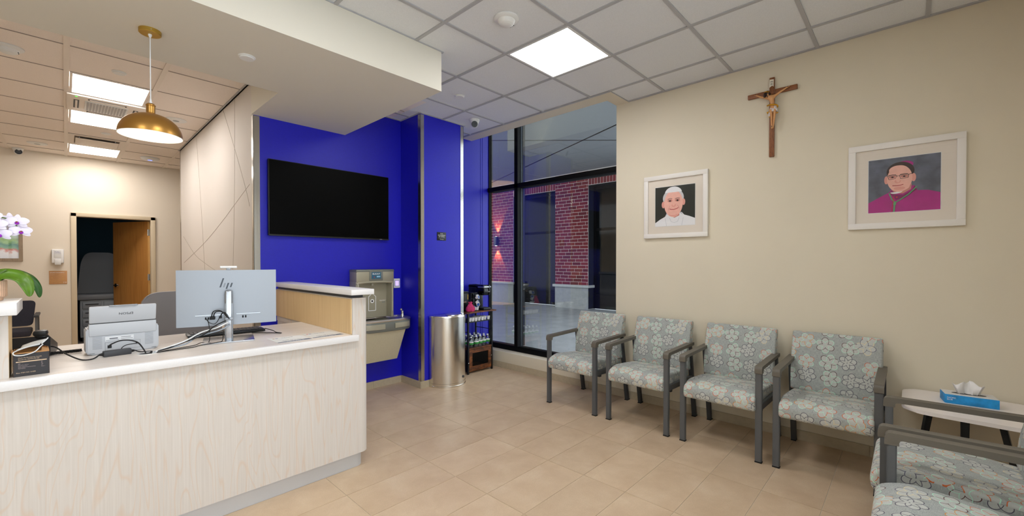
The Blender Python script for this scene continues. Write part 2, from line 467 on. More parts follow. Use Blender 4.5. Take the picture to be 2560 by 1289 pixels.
# floor: stone tiles on a grout bed ------------------------------------------------
floor = struct('floor', MB().box(XL, XR+0.15, YF, YB+0.1, -0.08, -0.0025), 'grout')
FX0, FY0, FTX, FTY, GAP = 1.761, 2.783, 0.5985, 0.3035, 0.0035
tile_cache = {}
def slab(name, parent, mat, x0, x1, y0, y1, z0, z1, r=0.0015):
    key = (name, mat, round(x1-x0, 4), round(y1-y0, 4), round(z1-z0, 4))
    if key not in tile_cache:
        o = MB().box(-(x1-x0)/2, (x1-x0)/2, -(y1-y0)/2, (y1-y0)/2, 0, z1-z0).build(name, mat, None, smooth=0)
        tile_cache[key] = o.data
    else:
        o = bpy.data.objects.new(name, tile_cache[key]); COL.objects.link(o)
    o.parent = parent
    off = parent.location
    o.location = ((x0+x1)/2-off.x, (y0+y1)/2-off.y, z0-off.z)
    return o
for i in range(-8, 5):
    for j in range(-13, 7):
        x0 = max(FX0+i*FTX, XL); x1 = min(FX0+(i+1)*FTX, XR); y0 = max(FY0+j*FTY, YF); y1 = min(FY0+(j+1)*FTY, YB)
        if x1-x0 < 0.03 or y1-y0 < 0.03: continue
        if x1 < 1.0 and y0 > 2.9: continue
        slab('floor_tile', floor, 'floor_stone', x0+GAP/2, x1-GAP/2, y0+GAP/2, y1-GAP/2, -0.012, 0)
tag(MB().box(XL, 2.6, YB+0.1, YO+0.1, -0.08, 0.0).build('floor_office', 'floor_stone'), kind='structure')

# walls ---------------------------------------------------------------------------
SILL = 0.213; WX = 4.15
struct('wall_right', MB().box(XR, XR+0.16, YF-0.1, 2.27, 0, ZC+0.7), 'wall_cream')
struct('wall_below_window', MB().box(XR, XR+0.3, 2.27, YB, -0.08, SILL, r=0.004), 'wall_cream')
struct('wall_back', MB().box(1.193, 4.20, YB, YB+0.25, 0, 3.75), 'blue_paint')
struct('wall_pier', MB().box(2.727, 3.345, 3.975, YB, 0, ZC+0.02), 'blue_paint')
panel = struct('wall_panel', MB().box(1.19, 1.34, YB+0.006, 7.94, 0, ZC+0.02), 'wall_panel')
struct('wall_left', MB().box(XL-0.15, XL, YF-0.1, YO, 0, ZC+0.1), 'wall_cream')
struct('wall_office_right', MB().box(2.6, 2.75, YB+0.25, YO, 0, ZC+0.1), 'wall_office')
struct('wall_office_back', MB().box(XL, 0.075, YO, YO+0.12, 0, ZC+0.1).box(1.07, 2.75, YO, YO+0.12, 0, ZC+0.1).box(0.075, 1.07, YO, YO+0.12, 2.18, ZC+0.1), 'wall_office')
# wall behind the camera with its storefront opening
struct('wall_front', MB().box(XL, -2.3, YF-0.12, YF, 0, ZC+0.1).box(2.3, XR, YF-0.12, YF, 0, ZC+0.1).box(-2.3, 2.3, YF-0.12, YF, 2.75, ZC+0.1).box(-2.3, 2.3, YF-0.12, YF, 0, 0.12), 'wall_cream')
w2 = empty('window_2', (0, YF-0.06, 0.12), kind='structure')
for x in (-2.27, -1.15, 0.0, 1.15, 2.27): B('mullion', 'window_black', w2, x-0.03, x+0.03, YF-0.11, YF-0.01, 0.12, 2.75)
for z in (0.15, 2.1, 2.72): B('rail', 'window_black', w2, -2.3, 2.3, YF-0.1, YF-0.02, z-0.03, z+0.03)
for x in (-2.27, -1.15, 0.0, 1.15): B('glass_pane', 'window_glass', w2, x+0.03, x+1.1, YF-0.065, YF-0.057, 0.18, 2.69)

# grooved lines on the office panel
def groove(pts, n=8):
    c = spline([onx(440+a/2.386, 180+b/2.386, 1.19) for a, b in pts], n)
    m = MB()
    for p, q in zip(c, c[1:]): m.bar(p-Vector((0.0005, 0, 0)), q-Vector((0.0005, 0, 0)), 0.0032, 0.002, up=(1, 0, 0))
    m.build('groove', 'groove_line', panel)
groove([(350, 155), (348, 800), (337, 1300)]); groove([(122, 395), (150, 800), (185, 1400)])
groove([(440, 668), (345, 797), (280, 885), (170, 1018), (48, 1137)]); groove([(282, 228), (350, 455), (415, 690), (440, 800)])
groove([(45, 980), (110, 1083), (165, 1133), (250, 1190), (380, 1250)])

# dropped soffit -------------------------------------------------------------------
sm = MB()
prof = [(XL, 2.70), (2.05, 2.70), (2.05, YB), (1.175, YB), (1.175, 3.67), (XL, 3.67)]
sm.prism([(x, y, ZS) for x, y in prof], (0, 0, ZC-ZS+0.02))
struct('ceiling_soffit', sm, 'soffit_paint')
# drywall strip and pocket over the window
struct('ceiling_window_pocket', MB().box(3.64, 3.83, 2.13, YB, ZC-0.004, 3.75).box(3.83, XR, 2.13, 2.27, ZC-0.004, 3.75).box(3.64, 4.4, 2.13, YB, 3.7, 3.78), 'wall_cream')

# suspended ceilings ---------------------------------------------------------------
ceil = struct('ceiling', MB().box(XL, 3.64, YF, 2.72, ZC+0.05, ZC+0.12).box(3.64, XR, YF, 2.13, ZC+0.05, ZC+0.12).box(2.04, 3.64, 2.72, YB, ZC+0.05, ZC+0.12), 'ceiling_tile')
ys = [GY0+GT*k for k in range(-6, 5)]; xs = [GX0+GT*k for k in range(-8, 4)]
LIGHTS = [(2.42, 1.745), (2.42, -0.078), (0.598, 1.137), (-1.225, 1.137), (0.598, -0.686)]
LIGHTS = [(GX0+GT*1, GY0-GT), (GX0-GT*2, GY0-2*GT), (GX0-GT*2, GY0-5*GT), (GX0-GT*5, GY0-2*GT)]  # only the first panel is visible; the others are unseen, added for room light
def free(x, y):
    return not any(abs(x-(a+GT/2)) < 0.1 and abs(y-(b+GT/2)) < 0.1 for a, b in LIGHTS)
def ctile(x0, x1, y0, y1):
    if x1-x0 < 0.05 or y1-y0 < 0.05: return
    if free((x0+x1)/2, (y0+y1)/2): slab('ceiling_tile', ceil, 'ceiling_tile', x0+0.006, x1-0.006, y0+0.006, y1-0.006, ZC+0.005, ZC+0.02)
for xa in [XL]+xs:
    i0 = xa; i1 = min([x for x in xs if x > xa+0.01] + [3.64])
    if i1 > 3.64: i1 = 3.64
    for ya in [YF]+ys:
        j0 = ya; j1 = min([y for y in ys if y > ya+0.01] + [YB])
        if j0 >= 2.70 and i1 <= 2.06: continue
        if j0 < 2.70 < j1 and i1 <= 2.1 and i0 < 2.05:
            ctile(i0, i1, j0, 2.70); continue
        if j0 >= 2.70 and i0 < 2.05: ctile(2.05, i1, j0, min(j1, YB)); continue
        if j0 < YF: continue
        ctile(i0, i1, j0, min(j1, YB))
for ya in [YF]+ys:
    j1 = min([y for y in ys if y > ya+0.01] + [2.13])
    if ya < 2.1: ctile(3.64, XR, ya, min(j1, 2.13))
def barx(y, x0, x1, par=ceil, mat='tbar_grey', w=0.024): B('grid_bar', mat, par, x0, x1, y-w/2, y+w/2, ZC-0.003, ZC+0.006)
def bary(x, y0, y1, par=ceil, mat='tbar_grey', w=0.024): B('grid_bar', mat, par, x-w/2, x+w/2, y0, y1, ZC-0.004, ZC+0.006)
for y in ys:
    if y < YF+0.02: continue
    if y < 2.13: barx(y, XL, XR)
    elif y < 2.70: barx(y, XL, 3.64)
    else: barx(y, 2.05, 3.64)
for x in xs:
    bary(x, YF, 2.70 if x < 2.05 else YB if x < 3.6 else 2.14)
barx(2.705, XL, 2.07, w=0.02); bary(2.055, 2.70, YB, w=0.02); bary(XR-0.012, YF, 2.13); barx(2.135, 3.64, XR, w=0.02); bary(3.645, 2.13, YB, w=0.02)
barx(YB-0.01, 2.05, 2.727, w=0.02); barx(YB-0.01, 3.345, 3.64, w=0.02); barx(3.97, 2.72, 3.36, w=0.02); bary(2.722, 3.97, YB, w=0.02); bary(3.35, 3.97, YB, w=0.02)
def troffer(x0, y0, x1, y1, mat, label, group, frame='white_satin'):
    r = empty('ceiling_light', ((x0+x1)/2, (y0+y1)/2, ZC-0.006), label, 'ceiling light', group)
    m = MB(); e = 0.018
    m.box(x0+0.008, x1-0.008, y0+0.008, y0+e+0.008, ZC-0.005, ZC+0.03).box(x0+0.008, x1-0.008, y1-e-0.008, y1-0.008, ZC-0.005, ZC+0.03)
    m.box(x0+0.008, x0+e+0.008, y0+e+0.008, y1-e-0.008, ZC-0.005, ZC+0.03).box(x1-e-0.008, x1-0.008, y0+e+0.008, y1-e-0.008, ZC-0.005, ZC+0.03)
    m.build('frame', frame, r)
    B('diffuser', mat, r, x0+e+0.008, x1-e-0.008, y0+e+0.008, y1-e-0.008, ZC-0.003, ZC+0.02)
names = ['square lit ceiling panel above the waiting room floor', 'unseen added ceiling panel in front of the soffit', 'unseen added ceiling panel by the storefront behind the camera', 'unseen added ceiling panel at the far left of the waiting room']
for (a, b), nm in zip(LIGHTS, names): troffer(a, b, a+GT, b+GT, 'panel_front', nm, 'ceiling panels of the waiting room')

oceil = struct('ceiling_office', MB().box(XL, 2.6, 3.67, YO, ZC+0.05, ZC+0.12), 'ceiling_tile_office')
oxs = [0.02+0.588*k for k in range(-5, 5)]; oys = [4.07, 4.70, 5.33, 5.96, 6.59, 7.25, 7.88, 8.55, 9.2]
SPEC = {(5.33): 'L', (6.59): 'L', (8.55): 'L', (5.96): 'A', (7.88): 'D'}
OY = [3.67]+oys+[YO]; OX = [XL]+oxs+[2.6]
for xa, xb in zip(OX, OX[1:]):
    for ya, yb in zip(OY, OY[1:]):
        if abs(xa-0.02) < 0.01 and ya in SPEC: continue
        if xb-xa < 0.05: continue
        slab('ceiling_tile', oceil, 'ceiling_tile_office', xa+0.004, xb-0.004, ya+0.004, yb-0.004, ZC+0.004, ZC+0.018)
for x in oxs: bary(x, 3.67, YO, oceil, 'tbar_office', 0.035)
for y in oys:
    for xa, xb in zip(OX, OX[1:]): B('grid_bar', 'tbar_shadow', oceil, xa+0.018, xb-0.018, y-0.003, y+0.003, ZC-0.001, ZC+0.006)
bary(1.18, 3.67, 7.95, oceil, 'tbar_grey', 0.03)
for ya, yb, nm in ((5.33, 5.96, 'lit office ceiling panel nearest the brass pendant'), (6.59, 7.25, 'lit office ceiling panel between the air conditioner and the air diffuser'), (8.55, 9.2, 'lit office ceiling panel nearest the exam room door')):
    troffer(0.02+0.012, ya, 0.608-0.012, yb, 'panel_back', nm, 'ceiling panels of the office', 'tbar_office')

# corner guards ---------------------------------------------------------------------
def guard(n, x, y, sx, sy, z0, z1, w=0.045):
    """L-shaped steel corner strip: legs run sx along x and sy along y from the corner"""
    m = MB(); t = 0.003
    a, b = sorted((x-0.003*sx, x+sx*w)); m.box(a, b, y-t if sy > 0 else y, y if sy > 0 else y+t, z0, z1)
    a, b = sorted((y-0.003*sy, y+sy*w)); m.box(x-t if sx > 0 else x, x if sx > 0 else x+t, a, b, z0, z1)
    struct('trim_%d' % n, m, 'corner_steel')
guard(1, 1.19, YB, 1, 1, 0, ZS-0.005, 0.05); guard(2, 2.727, 3.975, 1, 1, BH, ZC-0.01); guard(3, 3.345, 3.975, -1, 1, BH, ZC-0.01); guard(4, 1.19, 7.94, 1, -1, 0, ZC-0.01, 0.04)
struct('trim_5', MB().box(3.995, 4.005, YB-0.004, YB, 0, 3.7).box(4.03, 4.038, YB-0.004, YB, 0, 3.7), 'blue_paint')

# stone base tiles ------------------------------------------------------------------
def base(name, x0, x1, y0, y1, axis, start):
    r = empty(name, (x0, y0, 0), kind='structure'); a0, a1 = (x0, x1) if axis == 'x' else (y0, y1)
    cuts = [a0]; c = start
    while c < a1-0.05:
        if c > a0+0.05: cuts.append(c)
        c += 0.6
    cuts.append(a1)
    for p, q in zip(cuts, cuts[1:]):
        if axis == 'x': slab('base_tile', r, 'stone_base', p+0.001, q-0.001, y0, y1, 0, BH)
        else: slab('base_tile', r, 'stone_base', x0, x1, p+0.001, q-0.001, 0, BH)
base('baseboard_right', XR-0.011, XR, YF, YB-0.012, 'y', YF+0.35)
base('baseboard_back', 1.46, 2.716, YB-0.012, YB, 'x', 1.76)
base('baseboard_pier_side', 2.715, 2.727, 3.963, YB-0.012, 'y', 5)
base('baseboard_pier_front', 2.727, 3.357, 3.963, 3.975, 'x', 9)
base('baseboard_back_right', 3.345, 4.009, YB-0.012, YB, 'x', 3.7)

# window in the right wall ------------------------------------------------------------
w1 = empty('window_1', (WX, 3.3, SILL), kind='structure')
Y0, Y1 = 2.27, YB
B('bottom_rail', 'window_black', w1, WX, 4.24, Y0, Y1, SILL, 0.285, r=0.003)
B('middle_rail', 'window_black', w1, WX-0.02, 4.28, Y0, Y1-0.002, 2.405, 2.463, r=0.003)
B('top_rail', 'window_black', w1, WX, 4.28, Y0, Y1, 3.64, 3.70)
B('jamb', 'window_black', w1, WX, 4.20, Y1-0.012, Y1, 0.285, 3.64); B('jamb', 'window_black', w1, WX, 4.28, Y0, Y0+0.05, 0.285, 3.64)
B('mullion', 'window_black', w1, WX-0.02, 4.17, 3.795, 3.855, 0.285, 3.64); B('mullion', 'window_charcoal', w1, 4.17, 4.28, 3.80, 3.85, 0.285, 3.64)
B('glazing_bead', 'window_edge', w1, 4.20, 4.205, 3.792, 3.797, 0.285, 2.405); B('glazing_bead', 'window_edge', w1, 4.20, 4.205, 3.792, 3.797, 2.465, 3.64)
for ya, yb in ((Y0+0.05, 3.80), (3.85, Y1-0.012)):
    for za, zb in ((0.285, 2.405), (2.463, 3.64)): B('glass_pane', 'window_glass', w1, 4.178, 4.184, ya, yb, za, zb)

# office door and exam room -----------------------------------------------------------
d1 = empty('door_1', (0.57, YO, 0), kind='structure')
m = MB()
for s0, s1 in ((0.062, 0.126), (1.018, 1.082)): m.box(s0, s1, YO-0.03, YO+0.14, 0, 2.19, r=0.004)
m.box(0.062, 1.082, YO-0.03, YO+0.14, 2.135, 2.195, r=0.004); m.build('door_frame', 'frame_tan', d1)
hx, hy = 1.012, YO+0.10; ang = math.atan2(10.38-hy, 0.645-hx)
dl = empty('door_leaf_pivot', (0, 0, 0)); bpy.data.objects.remove(dl)
leaf = MB(); R4 = Matrix.Rotation(ang, 4, 'Z'); T4 = Matrix.Translation((hx, hy, 0)) @ R4
leaf.box(0.004, 0.86, -0.022, 0.022, 0.012, 2.125); bmesh.ops.transform(leaf.bm, matrix=T4, verts=leaf.bm.verts)
lf = leaf.build('door_leaf', 'door_wood', d1, smooth=0)
m = MB().box(-0.001, 0.004, -0.022, 0.022, 0.012, 2.125); bmesh.ops.transform(m.bm, matrix=T4, verts=m.bm.verts); m.build('edge_strip', 'door_edge', d1)
for z in (1.93, 1.15, 0.3):
    m = MB().box(-0.006, 0.004, -0.03, 0.02, z-0.055, z+0.055).cyl((-0.006, 0.026, z-0.055), 0.007, 0.11, 10); bmesh.ops.transform(m.bm, matrix=T4, verts=m.bm.verts); m.build('hinge', 'silver_bright', d1)
m = MB().cyl((0.79, 0.022, 1.0), 0.03, 0.012, 20, 'y').bar((0.79, 0.055, 1.0), (0.67, 0.055, 1.0), 0.018, 0.014, r=0.004).cyl((0.79, 0.03, 1.0), 0.01, 0.03, 12, 'y')
m.cyl((0.79, -0.034, 1.0), 0.03, 0.012, 20, 'y').bar((0.79, -0.055, 1.0), (0.67, -0.055, 1.0), 0.018, 0.014, r=0.004).cyl((0.79, -0.055, 1.0), 0.01, 0.03, 12, 'y')
bmesh.ops.transform(m.bm, matrix=T4, verts=m.bm.verts); m.build('lever_handle', 'chrome', d1)
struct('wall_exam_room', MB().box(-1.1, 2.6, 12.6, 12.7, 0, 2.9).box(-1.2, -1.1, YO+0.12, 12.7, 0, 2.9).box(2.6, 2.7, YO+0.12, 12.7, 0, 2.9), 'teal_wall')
struct('ceiling_exam_room', MB().box(-1.2, 2.7, YO+0.12, 12.7, 2.75, 2.85), 'ceiling_tile')
exam_fill = empty('ceiling_light', (0.9, 11.0, 2.745), 'unseen fill panel added to brighten the exam room', 'ceiling light')  # out of view, added to lift the unlit exam room
B('frame', 'white_satin', exam_fill, 0.6, 1.2, 10.7, 11.3, 2.742, 2.75); B('diffuser', 'exam_fill_panel', exam_fill, 0.62, 1.18, 10.72, 11.28, 2.738, 2.743)
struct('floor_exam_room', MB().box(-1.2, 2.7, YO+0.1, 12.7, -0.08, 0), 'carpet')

# ---------------------------------------------------------------- covered walk outside
EX = 10.8; ZP = 4.17
struct('ground_outside', MB().box(4.32, 14, -9, 22, -0.3, -0.03), 'concrete')
pc = struct('ceiling_porch', MB().box(4.3, 11.4, 2.9, 12.6, ZP, ZP+0.15), 'porch_ceiling')
def joint(p, q, w=0.022, mat='black'):
    a = onz(*p, ZP); b = onz(*q, ZP); MB().bar(a, b, w, 0.004).build('joint', mat, pc)
joint((1190, 351), (1600, 350), 0.04); joint((1212, 464), (1600, 284), 0.04)
joint((1224, 414), (1345, 440), 0.01, 'stone_cap'); joint((1310, 433), (1400, 449), 0.01, 'stone_cap')
def pilaster(name, ya, yb, off):
    w = struct(name, MB().box(EX+0.003, EX+0.4, ya, yb, 0.70, ZP), 'mortar')
    L, Hc_, j = 0.303, 0.1016, 0.011
    n = int((ZP-0.70)/Hc_)
    for k in range(n+1):
        z0 = 0.70+k*Hc_+j/2; z1 = min(z0+Hc_-j, ZP-0.002); y = ya-L+(off+k*L*0.62) % L
        if z1-z0 < 0.03: continue
        while y < yb:
            a = max(y+j/2, ya+0.002); b = min(y+L-j/2, yb-0.002)
            if b-a > 0.012: slab('brick', w, 'brick', EX, EX+0.03, a, b, z0, z1)
            y += L
    return w
pilaster('wall_outside_pier', 7.04, 8.28, 0.05); pilaster('wall_outside_end', 10.13, 11.75, 0.12)
struct('wall_outside_far', MB().box(EX+0.012, EX+0.4, 11.75, 14.5, 0.0, ZP), 'rowlock_brick')
rw = struct('wall_outside_heads', MB().box(EX+0.003, EX+0.4, 8.28, 10.13, 3.70, ZP).box(EX+0.003, EX+0.4, 4.4, 7.04, 3.72, ZP), 'mortar')
for ya, yb, z in ((8.28, 10.13, 3.70), (5.2, 7.04, 3.72)):
    y = ya
    while y < yb-0.05:
        slab('brick', rw, 'brick', EX, EX+0.03, y+0.006, min(y+0.1016-0.006, yb), z+0.01, z+0.215); y += 0.1016
    y = ya
    while y < yb-0.05:
        for zz in (z+0.23, z+0.332): slab('brick', rw, 'brick', EX, EX+0.03, y+0.006, min(y+0.297, yb), zz, zz+0.09)
        y += 0.303
for nm, ya, yb in (('base_stone_pier', 7.04, 8.28), ('base_stone_end', 10.13, 14.5)):
    b = empty('wall_'+nm, (EX, ya, 0), kind='structure')
    B('stone_block', 'stone_grey', b, EX-0.01, EX+0.4, ya, yb, -0.05, 0.63); B('stone_cap', 'stone_cap', b, EX-0.07, EX+0.4, ya-0.06, yb+0.06, 0.63, 0.71, r=0.006)
for nm, ya, yb, zt in (('window_3', 8.28, 10.13, 3.70), ('window_4', 4.4, 7.04, 3.72)):
    w = empty(nm, (EX+0.3, ya, 0), kind='structure')
    B('reveal', 'window_charcoal', w, EX+0.02, EX+0.4, ya-0.01, ya+0.02, 0, zt); B('reveal', 'window_charcoal', w, EX+0.02, EX+0.4, yb-0.02, yb+0.01, 0, zt); B('reveal', 'window_charcoal', w, EX+0.02, EX+0.4, ya, yb, zt-0.02, zt+0.01)
    for a, b, c, d in ((ya+0.02, yb-0.02, 0, 0.42), (ya+0.02, yb-0.02, zt-0.1, zt-0.02), (ya+0.02, ya+0.1, 0.42, zt-0.1), (yb-0.1, yb-0.02, 0.42, zt-0.1)):
        B('frame_bar', 'window_black', w, EX+0.27, EX+0.36, a, b, c, d)
    B('transom', 'window_black', w, EX+0.29, EX+0.35, ya+0.1, yb-0.1, 2.36, 2.44)
    B('glass_pane', 'far_glass', w, EX+0.31, EX+0.33, ya+0.1, yb-0.1, 0.42, 2.36); B('glass_pane', 'far_glass', w, EX+0.31, EX+0.33, ya+0.1, yb-0.1, 2.44, zt-0.1)
# up and down sconce
sc = empty('wall_sconce', (EX-0.1, 10.89, 2.15), 'black up and down wall lamp glowing orange on the brick outside', 'wall lamp')
MB().box(EX-0.16, EX-0.04, 10.83, 10.95, 2.0, 2.33, r=0.008).build('body', 'black_satin', sc); B('wall_plate', 'black_satin', sc, EX-0.045, EX, 10.85, 10.93, 2.08, 2.25)
MB().cyl((EX-0.1, 10.89, 1.996), 0.04, 0.006).build('lens', 'bulb', sc); MB().cyl((EX-0.1, 10.89, 2.328), 0.04, 0.006).build('lens', 'bulb', sc)
for s in (-1, 1):
    ld = bpy.data.lights.new('sconce_beam', 'SPOT'); ld.energy = 170; ld.color = (1.0, 0.56, 0.2); ld.spot_size = math.radians(62); ld.spot_blend = 0.35; ld.shadow_soft_size = 0.03
    lo = bpy.data.objects.new('sconce_beam', ld); COL.objects.link(lo); lo.parent = sc; lo.location = (0.0, 0, 0.2 if s > 0 else -0.17)
    lo.rotation_euler = (PI if s > 0 else 0, 0, 0)
# ================================================================ RECEPTION DESK
ZT = 0.925
XD = XL+0.02
desk = empty('reception_desk', (0.3, 2.9, 0), 'long reception desk front clad in pale maple laminate with metal toe kick', 'desk')
DX = 1.455; DY = 2.748; RR = 0.055; ZU = ZT-0.043
def rounded_front(x0, x1, y0, y1, r, n=8):
    """plan outline of a slab with its near right corner rounded"""
    pts = [(x0, y1), (x0, y0), (x1-r, y0)]
    pts += [(x1-r+r*math.sin(PI/2*k/n), y0+r-r*math.cos(PI/2*k/n)) for k in range(1, n+1)]
    return pts + [(x1, y1)]
MB().prism([(x, y, 0.105) for x, y in rounded_front(XD, DX, DY, DY+0.10, RR)], (0, 0, ZU-0.105)).build('front_panel', 'maple', desk, smooth=50)
MB().prism([(x, y, 0.0) for x, y in rounded_front(XD, DX-0.025, DY+0.035, DY+0.1, RR)], (0, 0, 0.105)).build('toe_kick', 'toe_metal', desk, smooth=50)
# right-hand return with raised cap
ret = empty('desk_return', (1.39, 3.5, 0), 'raised maple return with white cap at the right end of the reception desk', 'desk return')
MB().prism([(x, y, ZU) for x, y in rounded_front(1.335, DX, DY, 4.24, RR)], (0, 0, 1.172-ZU)).build('upper_panel', 'maple', ret, smooth=50)
B('lower_panel', 'maple', ret, 1.34, DX, DY+0.101, 4.24, 0.105, ZU+0.001); B('toe_kick', 'toe_metal', ret, 1.36, DX-0.025, DY+0.101, 4.22, 0.0, 0.105)
B('lining', 'maple_warm', ret, 1.3285, 1.336, DY+0.012, 4.24, ZT+0.0005, 1.165)
B('shadow_reveal', 'dark_grey', ret, 1.34, DX-0.03, DY+0.03, 4.22, 1.172, 1.197)
B('cap', 'quartz', ret, 1.305, 1.47, 2.70, 4.26, 1.195, 1.233, r=0.004)
# worktop with cable hole
wt = empty('desk_worktop', (0.3, 3.1, ZU), 'long white-edged worktop of the reception desk', 'worktop')
B('front_edge', 'quartz', wt, XD, 1.365, 2.715, DY-0.0005, ZT-0.042, ZT-0.0005, r=0.003)
B('surface', 'desk_top', wt, XD, 1.328, DY-0.012, 3.64, ZT-0.036, ZT)
MB().lathe([(0.036, 0.0), (0.042, 0.0), (0.042, 0.003), (0.036, 0.003), (0.034, -0.001)], (0.30, 2.99, ZT), 32).build('cable_grommet', 'white_plastic', wt)
MB().cyl((0.30, 2.99, ZT+0.0002), 0.034, 0.0006).build('cable_hole', 'dark_grey', wt)
# left-hand raised transaction counter
tc = empty('transaction_counter', (-1.3, 2.86, ZT), 'raised white transaction counter on a maple upstand at the desk left end', 'counter')
B('upstand', 'maple', tc, XD, -0.168, 2.775, 2.95, ZT+0.0003, 1.19); B('upstand_end', 'maple_warm', tc, -0.1685, -0.1675, 2.776, 2.949, ZT+0.0005, 1.188)
B('top', 'quartz', tc, XD, -0.139, 2.70, 3.03, 1.197, 1.25, r=0.004); B('shadow_reveal', 'dark_grey', tc, XD, -0.18, 2.79, 2.94, 1.188, 1.199)

# notices on the counter -----------------------------------------------------------
for k, (cx, cy, lab, dot) in enumerate(((0.985, 2.885, 'printed counter notice nearer the monitor with a grey banner', 'gilt'), (1.2, 2.905, 'printed counter notice beside the raised wooden return', 'red'))):
    n = empty('counter_notice', (cx, cy, ZT), lab, 'notice', 'notices on the counter')
    w = 0.1
    B('sheet', 'paper', n, cx-w, cx+w, cy-0.105, cy+0.105, ZT+0.0002, ZT+0.0012)
    MB().prism([(cx-w, cy-0.1, ZT+0.0013), (cx+w, cy-0.1, ZT+0.0013), (cx+w*0.94, cy-0.055, ZT+0.0013), (cx-w, cy-0.082, ZT+0.0013)], (0, 0, 0.0004)).build('banner', 'paper_grey', n)
    M = plane((cx-0.05, cy-0.092, ZT+0.0018), (1, 0.1, 0), (-0.1, 1, 0)); text('lettering', 'Scan to check in', 'text_white', n, M, 0.016, 'LEFT', 0.0001)
    M = plane((cx, cy-0.035, ZT+0.0014), (1, 0, 0), (0, 1, 0)); text('lettering', 'Please sign in here', 'text_dark', n, M, 0.015, 'CENTER', 0.0001)
    text('lettering', 'WELCOME', 'text_dark', n, plane((cx+0.005, cy+0.07, ZT+0.0014), (1, 0, 0), (0, 1, 0)), 0.014, 'CENTER', 0.0001)
    MB().cyl((cx-0.075, cy+0.07, ZT+0.0012), 0.007, 0.0004, 16).build('emblem', dot, n); MB().box(cx-0.064, cx-0.05, cy+0.066, cy+0.075, ZT+0.0013, ZT+0.0016).build('emblem', 'text_blue', n)

# monitor ----------------------------------------------------------------------------
mon = empty('computer_monitor', (0.705, 3.12, ZT), 'silver computer monitor seen from behind on the reception counter', 'monitor', rz=math.radians(-13))
W2 = 0.262
def curved(x): return 0.012*(x/W2)**2      # the panel bows slightly: ends nearer its viewer
m = MB(); nx = 20
def shell(y_off, z0, z1, th, mat, name):
    m = MB(); v = {}
    for i in range(nx+1):
        x = -W2+2*W2*i/nx; y = y_off+curved(x)
        for j, (yy, zz) in enumerate(((y, z0), (y, z1), (y+th, z1), (y+th, z0))): v[i, j] = m.bm.verts.new((x, yy, zz))
    for i in range(nx):
        for j in range(4): m.bm.faces.new((v[i, j], v[i+1, j], v[i+1, (j+1) % 4], v[i, (j+1) % 4]))
    m.bm.faces.new([v[0, j] for j in range(4)]); m.bm.faces.new([v[nx, j] for j in range(4)][::-1])
    return m.build(name, mat, mon, world=False, smooth=40)
shell(0.0, 0.098, 0.443, 0.022, 'silver_plastic', 'housing'); shell(0.022, 0.10, 0.441, 0.003, 'black_gloss', 'screen')
Lm = lambda name, mat, *a, **k: MB().box(*a, **k).build(name, mat, mon, world=False)
Lm('pole', 'silver_bright', -0.015, 0.015, -0.072, -0.05, 0.006, 0.315, r=0.004); Lm('pole_core', 'silver_plastic', -0.022, 0.022, -0.052, -0.035, 0.006, 0.30, r=0.003)
Lm('arm', 'silver_plastic', -0.02, 0.02, -0.06, 0.0, 0.235, 0.318, r=0.008)
Lm('base', 'silver_bright', -0.135, 0.135, -0.105, 0.13, 0.0, 0.008, r=0.002)
Lm('cable_clip', 'silver_plastic', -0.02, 0.022, -0.085, -0.07, 0.135, 0.153, r=0.003)
Lm('port_ledge', 'silver_bright', -0.17, -0.03, -0.004, 0.001, 0.163, 0.167); Lm('port_ledge', 'silver_bright', 0.04, 0.17, -0.004, 0.001, 0.163, 0.167)
for x in (-0.118, -0.105, -0.095, 0.075, 0.09): Lm('port', 'black_rubber', x-0.004, x+0.004, -0.002, 0.001, 0.138, 0.153)
Lm('plug', 'black_rubber', -0.098, -0.07, -0.02, 0.001, 0.138, 0.156, r=0.003); Lm('plug', 'dark_grey', -0.052, -0.036, -0.014, 0.001, 0.142, 0.156, r=0.003)
# slanted four-stroke emblem
def stroke(x, z0, z1, mat, lean=0.30, w=0.0085):
    MB().prism([(x, -0.0008, z0), (x+w, -0.0008, z0), (x+w+(z1-z0)*lean, -0.0008, z1), (x+(z1-z0)*lean, -0.0008, z1)], (0, 0.0016, 0)).build('emblem', mat, mon, world=False)
stroke(-0.048, 0.335, 0.392, 'logo_dark'); stroke(-0.03, 0.335, 0.362, 'logo_mid'); stroke(-0.016, 0.325, 0.362, 'logo_dark'); stroke(0.006, 0.335, 0.362, 'logo_dark')
wc = empty('webcam', (0.705, 3.12, ZT+0.443), 'small white webcam perched on top of the silver monitor', 'webcam', rz=math.radians(-13))
MB().tube([(-0.045, 0.008, 0.018), (-0.043, 0.008, 0.018), (0.043, 0.008, 0.018), (0.045, 0.008, 0.018)], [0.005, 0.008, 0.008, 0.005], 16).build('camera_bar', 'white_plastic', wc, world=False)
MB().box(-0.012, 0.012, -0.004, 0.026, -0.0, 0.012, r=0.003).build('clip', 'silver_plastic', wc, world=False)

# keyboard behind the monitor
kb = empty('keyboard', (0.76, 3.42, ZT), 'black keyboard lying behind the silver monitor', 'keyboard', rz=math.radians(-4))
MB().box(-0.22, 0.22, -0.07, 0.07, 0.003, 0.02, r=0.004).build('case', 'black_satin', kb, world=False)
m = MB()
for r_ in range(5):
    for c_ in range(18): m.box(-0.205+c_*0.0228, -0.205+c_*0.0228+0.019, -0.058+r_*0.024, -0.058+r_*0.024+0.02, 0.02, 0.025)
tag(m.build('keys', 'dark_grey', kb, world=False), kind='stuff')
for x in (-0.19, 0.19): MB().box(x-0.01, x+0.01, 0.03, 0.06, 0, 0.005).build('foot', 'black_rubber', kb, world=False)

